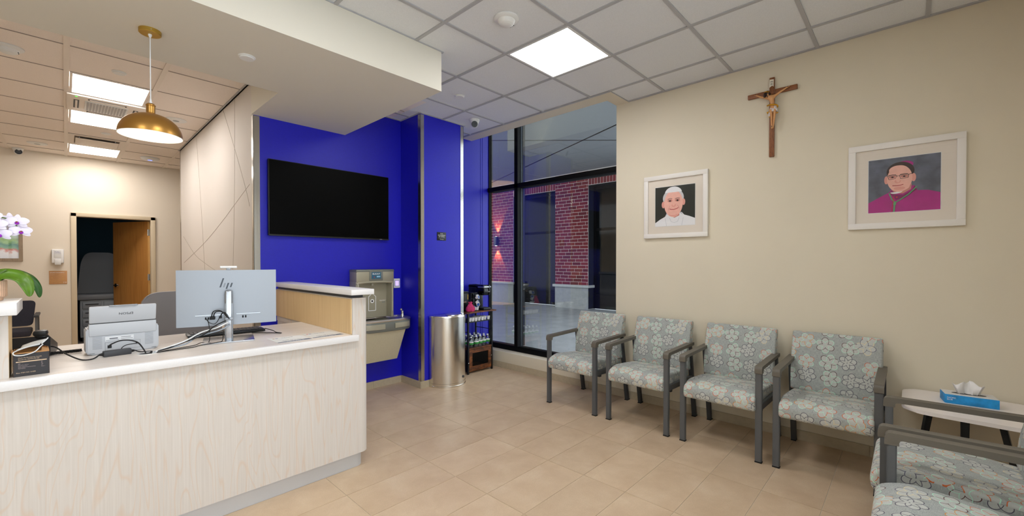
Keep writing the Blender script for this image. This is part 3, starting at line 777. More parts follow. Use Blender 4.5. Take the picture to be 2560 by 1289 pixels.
# document scanner ---------------------------------------------------------------------
pr = empty('document_scanner', (0.218, 3.135, ZT), 'white document scanner with raised paper tray seen from behind', 'scanner', rz=math.radians(2))
P = lambda name, mat, *a, par=None, **k: MB().box(*a, **k).build(name, mat, par or pr, world=False)
m = MB().prism([(-0.148, 0, 0.012), (-0.13, 0, 0.0), (0.13, 0, 0.0), (0.148, 0, 0.012), (0.148, 0, 0.135), (0.14, 0, 0.142), (-0.14, 0, 0.142), (-0.148, 0, 0.135)], (0, 0.13, 0), r=0.006)
m.build('body', 'printer_body', pr, world=False)
P('rear_cover', 'printer_body', -0.137, 0.137, -0.006, 0.03, 0.10, 0.165, r=0.005)
tr = MB().box(-0.136, 0.136, -0.004, 0.012, 0.0, 0.092, r=0.006); bmesh.ops.transform(tr.bm, matrix=Matrix.Translation((0, 0.0, 0.168)) @ Matrix.Rotation(math.radians(12), 4, 'X'), verts=tr.bm.verts)
tray = tr.build('paper_tray', 'printer_body', pr, world=False)
P('seam', 'dark_grey', -0.134, 0.134, -0.003, 0.01, 0.164, 0.168)
P('tray_lip', 'printer_line', -0.06, 0.055, -0.03, -0.014, 0.255, 0.262, r=0.002)
for s in (-1, 1):
    for k in range(9): P('vent_slot', 'printer_line', s*0.105-0.018, s*0.105+0.018, -0.0012, 0.001, 0.032+k*0.0075, 0.0345+k*0.0075)
P('rating_label', 'print_pale', -0.075, 0.04, -0.0015, 0.001, 0.068, 0.092)
P('barcode', 'print_grey', -0.058, -0.025, -0.0022, 0.001, 0.078, 0.084); P('fine_print', 'printer_line', -0.072, -0.02, -0.0022, 0.001, 0.071, 0.0735); P('fine_print', 'printer_line', -0.012, 0.036, -0.0022, 0.001, 0.074, 0.0765); P('fine_print', 'print_grey', -0.012, 0.028, -0.0022, 0.001, 0.083, 0.0855)
P('rear_hatch', 'printer_line', -0.076, 0.068, -0.0008, 0.001, 0.018, 0.062); P('rear_hatch_face', 'printer_body', -0.074, 0.066, -0.0016, 0.001, 0.02, 0.06)
P('power_inlet', 'black', -0.066, -0.05, -0.004, 0.001, 0.03, 0.046); P('data_port', 'black', 0.048, 0.058, -0.006, 0.001, 0.04, 0.048)
P('foot_line', 'dark_grey', -0.135, -0.115, -0.0012, 0.001, 0.0095, 0.011); P('foot_line', 'dark_grey', 0.115, 0.135, -0.0012, 0.001, 0.0095, 0.011)
me = text('lettering', 'EPSON', 'text_dark', pr, plane((0.008, -0.0142, 0.214), (-1, 0, 0), (0, 0.208, -0.978)), 0.017, 'CENTER', 0.0003, 1.15)
me.data.transform(Matrix.Translation(pr.location))   # lettering is laid out in the scanner's own space

# cables ---------------------------------------------------------------------------------
def cable(name, label, pts, r, mat, cat='cable', group='cables on the counter', n=8):
    o = MB().tube(spline(pts, n), r, 8).build(name, mat); return tag(o, label, cat, group)
ad = empty('power_adapter', (0.185, 3.05, ZT), 'black power brick lying in front of the white scanner', 'power adapter', rz=math.radians(8))
MB().box(-0.055, 0.055, -0.018, 0.018, 0.0, 0.03, r=0.004).build('brick', 'dark_grey', ad, world=False); MB().cyl((-0.07, 0, 0.014), 0.005, 0.016, 10, 'x', 0.009).build('strain_relief', 'black_rubber', ad, world=False); MB().cyl((0.054, 0, 0.014), 0.009, 0.016, 10, 'x', 0.005).build('strain_relief', 'black_rubber', ad, world=False)
z = ZT+0.004
cable('cable', 'black cable arching from the scanner down to the cable hole', [(0.157, 3.125, ZT+0.04), (0.168, 3.09, ZT+0.058), (0.21, 3.065, ZT+0.075), (0.262, 3.035, ZT+0.062), (0.288, 3.0, ZT+0.02), (0.295, 2.99, ZT-0.004)], 0.0032, 'black_rubber')
cable('cable', 'thin black lead hanging at the scanner data port', [(0.27, 3.13, ZT+0.044), (0.262, 3.10, ZT+0.046), (0.225, 3.095, ZT+0.043), (0.205, 3.085, ZT+0.03), (0.2, 3.075, ZT+0.004)], 0.0022, 'black_rubber')
cable('cable', 'black lead from the power brick into the cable hole', [(0.256, 3.06, ZT+0.014), (0.28, 3.05, z), (0.32, 3.03, z), (0.318, 3.01, z), (0.305, 2.995, ZT-0.003)], 0.003, 'black_rubber')
cable('cable', 'black cord curving left from the power brick past the mask box', [(0.114, 3.04, ZT+0.012), (0.09, 3.0, z), (0.05, 3.02, z), (0.0, 3.13, z+0.02), (-0.04, 3.25, z+0.045), (-0.07, 3.3, z+0.04), (-0.1, 3.3, z+0.005)], 0.0034, 'black_rubber')
def monpt(x, y, zz):
    a = math.radians(-13); return (0.705+x*math.cos(a)-y*math.sin(a), 3.12+x*math.sin(a)+y*math.cos(a), ZT+zz)
MW = [('white cable sweeping from the monitor pole to the cable hole', 'cable_white', 0.0042, 0.0, 0.125), ('black cable running beside the white one to the cable hole', 'black_rubber', 0.0036, -0.012, 0.135), ('blue-grey cable lowest of the sweep to the cable hole', 'cable_grey', 0.004, 0.012, 0.108)]
for i, (lab, mt, r_, dx, zz) in enumerate(MW):
    a = Vector(monpt(-0.005+dx, -0.09, zz))
    cable('cable', lab, [a, a+Vector((-0.06, -0.015, -0.025)), (0.55-dx, 3.06+dx, ZT+0.075-i*0.012), (0.47, 3.02-dx, ZT+0.042-i*0.008), (0.39, 2.99+dx*.5, ZT+0.022-i*0.004), (0.335, 2.975, ZT+0.008), (0.31+dx*.4, 2.985, ZT-0.004)], r_, mt)
cable('cable', 'thin black lead looping along the counter in front of the monitor base', [monpt(-0.03, -0.03, 0.05), monpt(-0.034, -0.075, 0.012), monpt(-0.06, -0.115, 0.011), monpt(-0.11, -0.118, 0.006), monpt(-0.145, -0.125, 0.003), (0.5, 3.0, z-0.001), (0.42, 2.985, z-0.001), (0.345, 2.972, z-0.001), (0.315, 2.985, ZT-0.003)], 0.0022, 'black_rubber')
cable('cable', 'thin black lead draped behind the others to the cable hole', [monpt(-0.11, -0.012, 0.14), monpt(-0.1, -0.04, 0.1), monpt(-0.1, -0.06, 0.012), monpt(-0.14, -0.07, 0.0102), (0.52, 3.06, z), (0.45, 3.03, z-0.001), (0.38, 3.0, z-0.001), (0.32, 2.99, ZT-0.003)], 0.0021, 'black_rubber')
for i, (x, zz, hgt) in enumerate(((-0.09, 0.15, 0.19), (-0.08, 0.152, 0.185), (-0.045, 0.15, 0.178))):
    cable('cable', ['black cable plugged in leftmost behind the monitor, arching to the pole', 'black cable plugged in second behind the monitor, arching to the pole', 'short black cable plugged in nearest the monitor pole'][i], [monpt(x, -0.014, zz), monpt(x+0.012, -0.035, hgt), monpt(x*0.45, -0.06, hgt+0.004), monpt(-0.01, -0.092, 0.16+0.003*i), monpt(0.004, -0.094, 0.146)], 0.0028, 'black_rubber')
cable('cable', 'thin black lead drooping under the monitor ports', [monpt(-0.117, -0.006, 0.145), monpt(-0.1, -0.02, 0.122), monpt(-0.075, -0.025, 0.112), monpt(-0.06, -0.02, 0.125), monpt(-0.05, -0.012, 0.145)], 0.0018, 'black_rubber')
cable('cable', 'black lead looping on the counter behind the right monitor edge', [monpt(0.2, 0.06, 0.05), monpt(0.245, 0.08, 0.03), (0.99, 3.16, z+0.008), (1.02, 3.15, z), (0.985, 3.2, z), (0.93, 3.26, z), (0.88, 3.3, z)], 0.0026, 'black_rubber')
cable('coiled_cord', 'black coiled telephone cord lying behind the mask box', [(-0.1+0.0004*k, 3.31-0.0002*k, ZT+0.011) for k in (0, 1)] + [(-0.095+0.0011*k+0.0, 3.30+0.0075*math.cos(k*1.25), ZT+0.0105+0.0075*math.sin(k*1.25)) for k in range(140)], 0.0024, 'black_rubber', 'cord', 'cables on the counter', 1)

# mask box -----------------------------------------------------------------------------
bx = empty('mask_box', (-0.107, 2.845, ZT), 'dark cardboard box of face masks with its top torn open', 'box', rz=math.radians(2))
w, d, h, th = 0.053, 0.06, 0.098, 0.0015
Q = lambda name, mat, *a, **k: MB().box(*a, **k).build(name, mat, bx, world=False)
m = MB().box(-w, w, -d, -d+th, 0, h).box(-w, w, d-th, d, 0, h).box(-w, -w+th, -d, d, 0, h).box(w-th, w, -d, d, 0, h).box(-w, w, -d, d, 0, th); m.build('carton', 'box_black', bx, world=False)
m = MB().box(-w+th, w-th, -d+th, -d+2*th, 0.002, h+0.001).box(-w+th, w-th, d-2*th, d-th, 0.002, h+0.006).box(-w+th, -w+2*th, -d, d, 0.002, h+0.002).box(w-2*th, w-th, -d, d, 0.002, h+0.003); m.build('cardboard_lining', 'cardboard', bx, world=False)
m = MB()
m.poly([(-w, -d, h), (w, -d, h), (w, -d+0.028, h+0.003), (-w+0.02, -d+0.02, h+0.002)]); m.poly([(w, -d, h), (w, d, h), (w-0.02, d, h+0.008), (w-0.024, -d+0.03, h+0.003)])
m.poly([(-w, -d, h), (-w, d, h), (-w-0.004, d-0.02, h+0.012), (-w-0.006, -d+0.01, h+0.009)]); m.poly([(-w, d, h), (w, d, h), (w-0.01, d-0.02, h+0.012), (-w+0.01, d-0.016, h+0.010)]); m.build('torn_flap', 'cardboard', bx, world=False)
Q('stripe', 'box_stripe', -0.044, 0.045, -d-0.0004, -d+0.0002, 0.061, 0.0655)
Mx = lambda x, zz: plane((x, -d-0.0004, zz), (1, 0, 0), (0, 0, 1))
def btxt(s, x, zz, size, mat='box_text'):
    o = text('lettering', s, mat, bx, Mx(x, zz), size, 'LEFT', 0.0002); o.data.transform(Matrix.Translation(bx.location))
btxt('Mask Performance Levels', -0.038, 0.08, 0.0066, 'box_stripe'); btxt('Based on ASTM-F2100', -0.038, 0.0725, 0.0066, 'box_stripe'); btxt('Level', -0.038, 0.063, 0.0048, 'text_dark')
for k, s in enumerate(('BFE', 'PFE at 0.1 micron', 'Fluid resistance', 'Delta pressure (breathability)', 'Flammability')): btxt(s, -0.038, 0.055-k*0.0052, 0.0042)
for k, s in enumerate(('98', '98', '120', '<5', 'Class 1')): btxt(s, 0.028, 0.056-k*0.0052, 0.0042)
btxt('Blue: ITEM NO. 2100B', -0.044, 0.016, 0.006, 'box_stripe')
mk = empty('face_mask', (-0.107, 2.845, ZT+0.098), 'pale pleated face mask lying over the open mask box', 'face mask', rz=math.radians(2))
m = MB(); v = {}
for i in range(9):
    for j in range(8):
        x = -0.035+0.07*i/8; y = -0.042+0.08*j/7
        v[i, j] = m.bm.verts.new((x + y*0.25, y, 0.010+0.020*(i/8)**2+0.010*math.sin(j*1.1)*0.35+0.008*math.sin(PI*i/8)+0.01*j/7))
for i in range(8):
    for j in range(7): m.bm.faces.new((v[i, j], v[i+1, j], v[i+1, j+1], v[i, j+1]))
mo = m.build('pleated_sheet', 'mask_cloth', mk, world=False); sd = mo.modifiers.new('thickness', 'SOLIDIFY'); sd.thickness = 0.0018; sd.offset = 0
MB().tube(spline([(-0.042, -0.04, 0.012), (-0.052, -0.056, 0.006), (-0.045, -0.066, -0.004), (-0.02, -0.066, -0.006), (0.01, -0.062, 0.004), (0.026, -0.05, 0.022), (0.034, -0.03, 0.028)], 8), 0.0022, 8).build('ear_loop', 'cable_white', mk, world=False)
MB().tube(spline([(0.03, -0.02, 0.03), (0.045, -0.01, 0.046), (0.05, 0.0, 0.052), (0.046, 0.012, 0.044), (0.043, 0.02, 0.04)], 8), 0.0022, 8).build('ear_loop', 'cable_white', mk, world=False)

# desk telephone at the left ---------------------------------------------------------------
ph = empty('desk_telephone', (-0.135, 3.36, ZT), 'black desk telephone on the counter behind the mask box', 'telephone', rz=math.radians(-8))
m = MB().prism([(-0.09, -0.09, 0.0), (-0.09, 0.1, 0.0), (-0.09, 0.1, 0.05), (-0.09, -0.08, 0.11)], (0.18, 0, 0), r=0.006); m.build('body', 'black_satin', ph, world=False)
MB().box(0.035, 0.08, -0.10, 0.09, 0.07, 0.1, r=0.012, rot=Matrix.Rotation(math.radians(-20), 4, 'X')).build('handset', 'black', ph, world=False)
MB().box(0.032, 0.083, -0.115, -0.062, 0.112, 0.142, r=0.012).build('earpiece', 'black', ph, world=False)
MB().box(-0.05, 0.05, -0.085, -0.06, 0.0, 0.07, r=0.006).build('stand', 'black', ph, world=False)

# orchid -------------------------------------------------------------------------------------
orx, ory, orz = -0.222, 2.90, 1.25
pot = empty('orchid_pot', (orx, ory, orz), 'ribbed blush ceramic pot with a white and purple orchid', 'potted orchid')
MB().lathe([(0.03, 0), (0.034, 0.002), (0.034, 0.012), (0.044, 0.018), (0.045, 0.088), (0.042, 0.088), (0.041, 0.07), (0.0, 0.07)], (orx, ory, orz), 40).build('pot', 'terracotta', pot)
m = MB()
for k in range(36):
    a = 2*PI*k/36; m.tube([(orx+0.0447*math.cos(a), ory+0.0447*math.sin(a), orz+0.02), (orx+0.0447*math.cos(a), ory+0.0447*math.sin(a), orz+0.086)], 0.0014, 6)
tag(m.build('ribs', 'terracotta', pot), kind='stuff')
MB().lathe([(0.0, 0.074), (0.02, 0.078), (0.041, 0.07)], (orx, ory, orz), 20).build('bark', 'corpus_hair', pot)
def leaf(pts, width, mat, up=(0, 0, 1)):
    c = spline(pts, 8); n = len(c); m = MB(); rows = []
    for i, p in enumerate(c):
        u = i/(n-1); tdir = (c[min(i+1, n-1)]-c[max(i-1, 0)]).normalized(); s_ = tdir.cross(Vector(up)); s_.normalize(); nn = s_.cross(tdir)
        w = width*(math.sin(PI*min(1, 0.1+0.9*u)**0.8))**0.6 if u < 1 else 0.0005
        rows.append([m.bm.verts.new(p + s_*(w*k/2) + nn*(abs(k)*w*0.16)) for k in (-1, -0.5, 0, 0.5, 1)])
    for a, b in zip(rows, rows[1:]):
        for k in range(4): m.bm.faces.new((a[k], a[k+1], b[k+1], b[k]))
    o = m.build('leaf', mat, pot, smooth=60); sd = o.modifiers.new('thickness', 'SOLIDIFY'); sd.thickness = 0.002; return o
top = Vector((orx, ory, orz+0.085))
leaf([top+Vector((-0.01, -0.01, 0)), top+Vector((0.04, -0.03, 0.025)), top+Vector((0.085, -0.05, 0.01)), top+Vector((0.105, -0.06, -0.03)), top+Vector((0.112, -0.065, -0.07))], 0.062, 'leaf_green', (0.35, -0.75, 0.5))
leaf([top+Vector((0, 0, 0)), top+Vector((0.05, -0.005, 0.03)), top+Vector((0.10, -0.015, 0.012)), top+Vector((0.13, -0.02, -0.03)), top+Vector((0.14, -0.02, -0.078))], 0.05, 'leaf_dark', (0.4, -0.6, 0.6))
leaf([top, top+Vector((-0.06, -0.03, 0.04)), top+Vector((-0.12, -0.05, 0.02)), top+Vector((-0.15, -0.05, -0.03))], 0.055, 'leaf_green')
leaf([top, top+Vector((-0.04, 0.05, 0.04)), top+Vector((-0.08, 0.09, 0.02))], 0.05, 'leaf_dark')
MB().tube(spline([top+Vector((0.0, 0, -0.01)), top+Vector((0.025, -0.02, 0.03)), top+Vector((0.045, -0.03, 0.05))], 8), [0.004]*16+[0.003], 8).build('aerial_root', 'stem_green', pot)
stemp = [top, top+Vector((-0.01, 0.0, 0.12)), top+Vector((-0.005, 0, 0.22)), top+Vector((0.02, 0.0, 0.275)), top+Vector((0.055, -0.01, 0.27)), top+Vector((0.08, -0.015, 0.235))]
MB().tube(spline(stemp, 8), 0.003, 8).build('flower_stem', 'stem_green', pot)
fl_spots = [(0.088, -0.03, 0.222, 0.3), (0.078, -0.035, 0.262, 0.1), (0.03, -0.03, 0.205, -0.2), (0.018, -0.035, 0.248, 0.0), (0.005, -0.03, 0.28, -0.3), (0.055, 0.02, 0.27, 0.6), (-0.03, -0.03, 0.23, -0.6), (-0.045, -0.02, 0.27, -0.8), (-0.02, 0.03, 0.29, 2.4), (0.05, 0.03, 0.225, 2.0)]
def flower(c, yaw, sz):
    fm = MB()
    Rz = Matrix.Translation(c) @ Matrix.Rotation(yaw, 4, 'Z') @ Matrix.Rotation(math.radians(random.uniform(-12, 12)), 4, 'X')
    def pet(ang, ln, wd, cup, dy):
        rows = []
        for i in range(7):
            u = i/6; w_ = wd*(math.sin(PI*(0.12+0.83*u)))**0.7
            rr = ln*u; y = dy-cup*math.sin(PI*u*0.9)*0.5+cup*u*u
            rows.append([fm.bm.verts.new(Rz @ Vector(((rr*math.cos(ang)-k*w_*math.sin(ang)), y+abs(k)*wd*0.12, rr*math.sin(ang)+k*w_*math.cos(ang)))) for k in (-1, -0.5, 0, 0.5, 1)])
        for a, b in zip(rows, rows[1:]):
            for k in range(4): fm.bm.faces.new((a[k], a[k+1], b[k+1], b[k]))
    for a in (90, 215, 325): pet(math.radians(a), sz, sz*0.30, 0.004, 0.003)
    for a in (12, 168): pet(math.radians(a), sz*1.05, sz*0.48, 0.006, -0.001)
    f = fm.build('flower', 'petal', pot, smooth=60)
    lip = MB(); lip.sphere(Rz @ Vector((0, -0.006, -sz*0.22)), sz*0.22, (0.9, 0.7, 1.0), 12); lo = lip.build('lip', 'petal_purple', f)
    h = MB(); h.sphere(Rz @ Vector((0, -0.011, -sz*0.12)), sz*0.1, (1, 1, 1), 8); h.build('heart', 'petal_heart', f)
for (dx, dy, dz, yw) in fl_spots: flower(top+Vector((dx, dy, dz)), yw-0.2, 0.034)
# ================================================================ WAITING CHAIRS
def uvbox(bm, faces=None):
    """UVs in metres from the dominant axis of each face"""
    L = bm.loops.layers.uv.verify()
    for f in (faces or bm.faces):
        n = f.normal; ax = max(range(3), key=lambda i: abs(n[i]))
        for l in f.loops:
            c = l.vert.co; l[L].uv = [(c.y, c.z), (c.x, c.z), (c.x, c.y)][ax]
def cushion(prof, w, r, name, par, uvoff=(0, 0), nseg=10):
    """upholstered pad: a closed side profile (y, z) swept across the width with rounded ends; UVs run along the profile"""
    m = MB(); L = m.bm.loops.layers.uv.verify(); n = len(prof)
    cy = sum(p[0] for p in prof)/n; cz = sum(p[1] for p in prof)/n
    acc = [0.0]
    for a, b in zip(prof, prof[1:]+prof[:1]): acc.append(acc[-1]+math.hypot(b[0]-a[0], b[1]-a[1]))
    xs_ = []
    for k in range(5): xs_.append((-w/2 + r*(1-math.cos(PI/2*k/4)), r*(1-math.sin(PI/2*k/4))))
    for k in range(1, nseg): xs_.append((-w/2+r+(w-2*r)*k/nseg, 0.0))
    for k in range(5): xs_.append((w/2-r+r*math.sin(PI/2*k/4), r*(1-math.cos(PI/2*k/4))))
    rings = []
    for x, ins in xs_:
        ring = []
        for i, (y, z) in enumerate(prof):
            a = Vector(prof[i-1]); b = Vector(prof[(i+1) % n]); tt = (b-a).normalized(); nn = Vector((tt.y, -tt.x))
            if (Vector((y, z))-Vector((cy, cz))).dot(nn) < 0: nn = -nn
            ring.append(m.bm.verts.new((x, y-nn.x*ins, z-nn.y*ins)))
        rings.append(ring)
    for i in range(len(rings)-1):
        for k in range(n):
            k2 = (k+1) % n
            f = m.bm.faces.new((rings[i][k], rings[i][k2], rings[i+1][k2], rings[i+1][k]))
            for l, (ii, uu) in zip(f.loops, ((i, acc[k]), (i, acc[k+1]), (i+1, acc[k+1]), (i+1, acc[k]))):
                l[L].uv = (xs_[ii][0]+uvoff[0], uu+uvoff[1])
    for ring, s in ((rings[0], 1), (rings[-1], -1)):
        f = m.bm.faces.new(ring[::s])
        for l in f.loops: l[L].uv = (l.vert.co.y+uvoff[0]+2, l.vert.co.z+uvoff[1])
    return m.build(name, 'flower_fabric', par, world=False, smooth=50)
def rprof(pts, r, n=4):
    """round the corners of a polygon profile"""
    out = []; N = len(pts)
    for i, p in enumerate(pts):
        rr = r[i] if isinstance(r, (list, tuple)) else r
        p = Vector(p); a = (Vector(pts[i-1])-p); b = (Vector(pts[(i+1) % N])-p)
        d = min(rr, a.length*0.49, b.length*0.49); A = p+a.normalized()*d; C = p+b.normalized()*d
        for k in range(n+1):
            u = k/n; out.append(tuple((1-u)**2*A+2*u*(1-u)*p+u*u*C))
    return out
def chair(loc, rz, label, W=0.575, uvo=(0, 0)):
    c = empty('waiting_chair', loc, label, 'chair', 'floral waiting room chairs', rz=rz)
    xo = W/2-0.0235
    seatp = rprof([(-0.338, 0.365), (-0.347, 0.45), (-0.24, 0.492), (0.02, 0.472), (0.235, 0.448), (0.235, 0.36), (-0.28, 0.352)], [0.02, 0.05, 0.12, 0.12, 0.02, 0.02, 0.03])
    cushion(seatp, W-0.082, 0.018, 'seat', c, uvo)
    backp = rprof([(0.158, 0.45), (0.166, 0.60), (0.205, 0.76), (0.252, 0.885), (0.306, 0.878), (0.24, 0.44)], [0.02, 0.06, 0.06, 0.022, 0.02, 0.02])
    cushion(backp, W-0.045, 0.014, 'backrest', c, (uvo[0]+0.31, uvo[1]+0.13))
    for s in (-1, 1):
        MB().bar((s*xo, -0.29, 0.006), (s*xo, -0.29, 0.655), 0.042, 0.033, up=(0, 1, 0), r=0.004).build('leg', 'chair_frame', c, world=False)
        MB().box(s*xo-0.022, s*xo+0.022, -0.3075, -0.2725, 0.0, 0.007).build('foot_glide', 'black_rubber', c, world=False)
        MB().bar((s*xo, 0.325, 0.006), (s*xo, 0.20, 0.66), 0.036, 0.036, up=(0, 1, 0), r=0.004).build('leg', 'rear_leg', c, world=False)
        MB().box(s*xo-0.017, s*xo+0.017, 0.300, 0.352, 0.0, 0.007).build('foot_glide', 'black_rubber', c, world=False)
        MB().bar((s*xo, -0.29, 0.385), (s*xo, 0.25, 0.37), 0.026, 0.045, r=0.003).build('side_rail', 'chair_frame', c, world=False)
        # arm cap: flat top, front end turned down over the leg
        p = rprof([(-0.315, 0.63), (-0.313, 0.682), (0.25, 0.694), (0.25, 0.668), (-0.266, 0.657), (-0.266, 0.632)], [0.004, 0.045, 0.006, 0.006, 0.02, 0.004], 6)
        MB().prism([(s*xo-0.0235, y, z) for y, z in p], (0.047, 0, 0), r=0.004).build('armrest', 'chair_arm', c, world=False, smooth=40)
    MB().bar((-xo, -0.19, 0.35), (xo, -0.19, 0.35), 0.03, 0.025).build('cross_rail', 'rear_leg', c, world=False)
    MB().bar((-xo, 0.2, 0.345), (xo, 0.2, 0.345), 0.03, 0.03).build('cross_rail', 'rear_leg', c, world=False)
    return c
CXW = 3.64
for k, (y, lab) in enumerate(((2.375, 'floral waiting chair nearest the window'), (1.70, 'floral waiting chair under the portrait in white, second from the window'), (1.035, 'floral waiting chair below the crucifix, third from the window'), (0.395, 'floral waiting chair beside the white end table'))):
    chair((CXW+0.012*k*0.5, y, 0), -PI/2, lab, 0.58)
chair((2.82, -0.215, 0), PI, 'floral waiting chair with its back to the camera side, in front of the end table', 0.60, (1.1, 0.4))
chair((2.02, -0.24, 0), PI, 'wide floral waiting chair at the bottom right corner of the picture', 0.925, (2.3, 0.9))

# end table -------------------------------------------------------------------------------
tb = empty('end_table', (3.70, -0.26, 0), 'white rounded end table with dark splayed legs in the corner', 'table')
def rrect(pts, r, n=8):
    return rprof(pts, r, n)
top_ = rrect([(3.43, 0.03), (3.99, 0.03), (4.0, -0.60), (3.41, -0.60)], [0.14, 0.12, 0.14, 0.16], 10)
MB().prism([(x, y, 0.528) for x, y in top_], (0, 0, 0.022), r=0.004).build('top', 'table_white', tb, smooth=40)
LT = [onz(2321, 1034, 0.528), onz(2412, 1050, 0.528), onz(2508, 1066, 0.528), Vector((3.93, -0.27, 0.528))]
for a, o_ in zip(LT, ((-0.03, 0.07), (-0.04, 0.0), (-0.02, -0.1), (0.03, 0.0))):
    MB().bar(a, (a.x+o_[0], a.y+o_[1], 0.0), 0.034, 0.028, r=0.003, w2=0.026, d2=0.022).build('leg', 'black_satin', tb)
tbx = empty('tissue_box', (3.80, -0.27, 0.55), 'blue and white tissue box on the end table', 'tissue box', rz=math.radians(8))
MB().box(-0.06, 0.06, -0.115, 0.115, 0.0, 0.055, r=0.003).build('carton', 'tissue_blue', tbx, world=False)
MB().box(-0.058, 0.058, -0.113, 0.113, 0.0545, 0.0565).build('lid', 'white_satin', tbx, world=False)
MB().prism([(0.025*math.cos(a*PI/12), 0.075*math.sin(a*PI/12), 0.0566) for a in range(24)], (0, 0, 0.0006)).build('slot', 'dark_grey', tbx, world=False)
o = text('lettering', 'PACIFIC\nBLUE', 'text_white', tbx, plane((-0.0605, 0.105, 0.03), (0, -1, 0), (0, 0, 1)), 0.011, 'LEFT', 0.0002); o.data.transform(Matrix.Translation(tbx.location))
m = MB(); v = {}; random.seed(3)
for i in range(15):
    for j in range(9):
        u = i/14*2-1; q = j/8
        v[i, j] = m.bm.verts.new((0.02*math.sin(u*5+q*2)*(0.3+q)+0.006*math.sin(i*2.3), u*0.062*(0.75+0.35*q), 0.045+0.085*q*(1-0.25*u*u)+0.008*math.sin(i*1.3+1)*q))
for i in range(14):
    for j in range(8): m.bm.faces.new((v[i, j], v[i+1, j], v[i+1, j+1], v[i, j+1]))
o = m.build('tissue', 'tissue', tbx, world=False, smooth=60); sd = o.modifiers.new('thickness', 'SOLIDIFY'); sd.thickness = 0.001

# ================================================================ RIGHT WALL: pictures and crucifix
def wall_pic(y0, y1, z0, z1, ya, yb, za, zb, label):
    """framed picture on the right wall; y0 > y1 (y0 is at the left in the photo)"""
    r = empty('framed_portrait', (XR, (y0+y1)/2, z0), label, 'picture', 'framed portraits on the right wall')
    t_ = 0.028; fw = 0.042; m = MB()
    for a, b, c, d in ((y1, y0, z0, z0+fw), (y1, y0, z1-fw, z1), (y1, y1+fw, z0+fw, z1-fw), (y0-fw, y0, z0+fw, z1-fw)): m.box(XR-t_, XR, a, b, c, d, r=0.0015)
    m.build('frame', 'frame_white', r)
    B('mat_board', 'mat_board', r, XR-0.012, XR-0.004, y1+fw, y0-fw, z0+fw, z1-fw)
    B('bevel_edge', 'white_satin', r, XR-0.0128, XR-0.0118, yb-0.003, ya+0.003, za-0.003, zb+0.003)
    return r
class Flat:
    """flat printed shapes: u right (0..1), v up (0..1) inside a picture on the right wall"""
    def __init__(s, r, ya, yb, za, zb): s.r = r; s.ya, s.yb, s.za, s.zb = ya, yb, za, zb; s.k = 0
    def p(s, u, v): return (XR-0.0130-s.k*0.00012, s.ya+(s.yb-s.ya)*u, s.za+(s.zb-s.za)*v)
    def poly(s, name, mat, pts):
        s.k += 1; MB().prism([s.p(*q) for q in pts], (0.0001, 0, 0)).build(name, mat, s.r, smooth=0)
    def ell(s, name, mat, cu, cv, ru, rv, a0=0, a1=360, rot=0.0):
        n = 36; pts = []; ro = math.radians(rot)
        for i in range(n if a1-a0 == 360 else n+1):
            a = math.radians(a0+(a1-a0)*i/n); x, y = ru*math.cos(a), rv*math.sin(a); pts.append((cu+x*math.cos(ro)-y*math.sin(ro), cv+x*math.sin(ro)+y*math.cos(ro)))
        s.poly(name, mat, pts)
    def line(s, name, mat, pts, w):
        s.k += 1; m = MB(); P_ = [Vector(s.p(*q)) for q in pts]
        for a, b in zip(P_, P_[1:]): m.bar(a, b, w, 0.0001, up=(1, 0, 0))
        m.build(name, mat, s.r, smooth=0)
pm('photo_dark', (28, 34, 28), 0.6, var=0.3, vscale=9); pm('photo_slate', (98, 102, 116), 0.6, var=0.3, vscale=14)
pm('photo_white', (236, 236, 238), 0.6); pm('photo_shade', (196, 198, 204), 0.6); pm('photo_magenta', (176, 28, 132), 0.6, var=0.08, vscale=16); pm('photo_magenta_dark', (136, 24, 98), 0.6)
pm('photo_skin', (242, 188, 172), 0.6, var=0.05, vscale=30); pm('photo_skin_dark', (206, 138, 126), 0.6); pm('photo_skin2', (232, 164, 150), 0.6); pm('photo_lip', (186, 84, 84), 0.6); pm('photo_hair', (60, 42, 40), 0.6); pm('photo_grey_hair', (206, 204, 206), 0.6)
pm('photo_eye', (40, 30, 30), 0.5); pm('photo_cord', (96, 160, 112), 0.6); pm('photo_brow', (120, 90, 84), 0.6)
# portrait of a man in a white skull cap and white robe
r1 = wall_pic(1.945, 1.333, 1.652, 2.262, 1.832, 1.449, 1.766, 2.146, 'smaller-looking white frame holding a portrait of a man in white cap and robe')
f = Flat(r1, 1.832, 1.449, 1.766, 2.146)
f.poly('print', 'photo_dark', [(0, 0), (1, 0), (1, 1), (0, 1)])
f.poly('robe', 'photo_white', [(0, 0), (1, 0), (1, 0.16), (0.86, 0.22), (0.74, 0.26), (0.68, 0.33), (0.3, 0.33), (0.26, 0.24), (0.12, 0.17), (0, 0.09)])
f.ell('collar', 'photo_shade', 0.49, 0.27, 0.21, 0.10); f.ell('collar', 'photo_white', 0.49, 0.245, 0.21, 0.09)
f.line('robe_seam', 'photo_shade', [(0.26, 0.2), (0.3, 0.0)], 0.003); f.line('robe_seam', 'photo_shade', [(0.72, 0.2), (0.68, 0.0)], 0.003)
f.poly('neck', 'photo_skin_dark', [(0.34, 0.42), (0.63, 0.42), (0.62, 0.25), (0.5, 0.2), (0.37, 0.26)])
f.ell('hair', 'photo_grey_hair', 0.465, 0.70, 0.265, 0.23)
f.ell('ear', 'photo_skin2', 0.215, 0.545, 0.045, 0.085); f.ell('ear', 'photo_skin2', 0.725, 0.58, 0.04, 0.08)
f.ell('face', 'photo_skin', 0.47, 0.56, 0.235, 0.34); f.ell('chin_shade', 'photo_skin2', 0.47, 0.315, 0.13, 0.075); f.ell('chin', 'photo_skin', 0.47, 0.345, 0.15, 0.08)
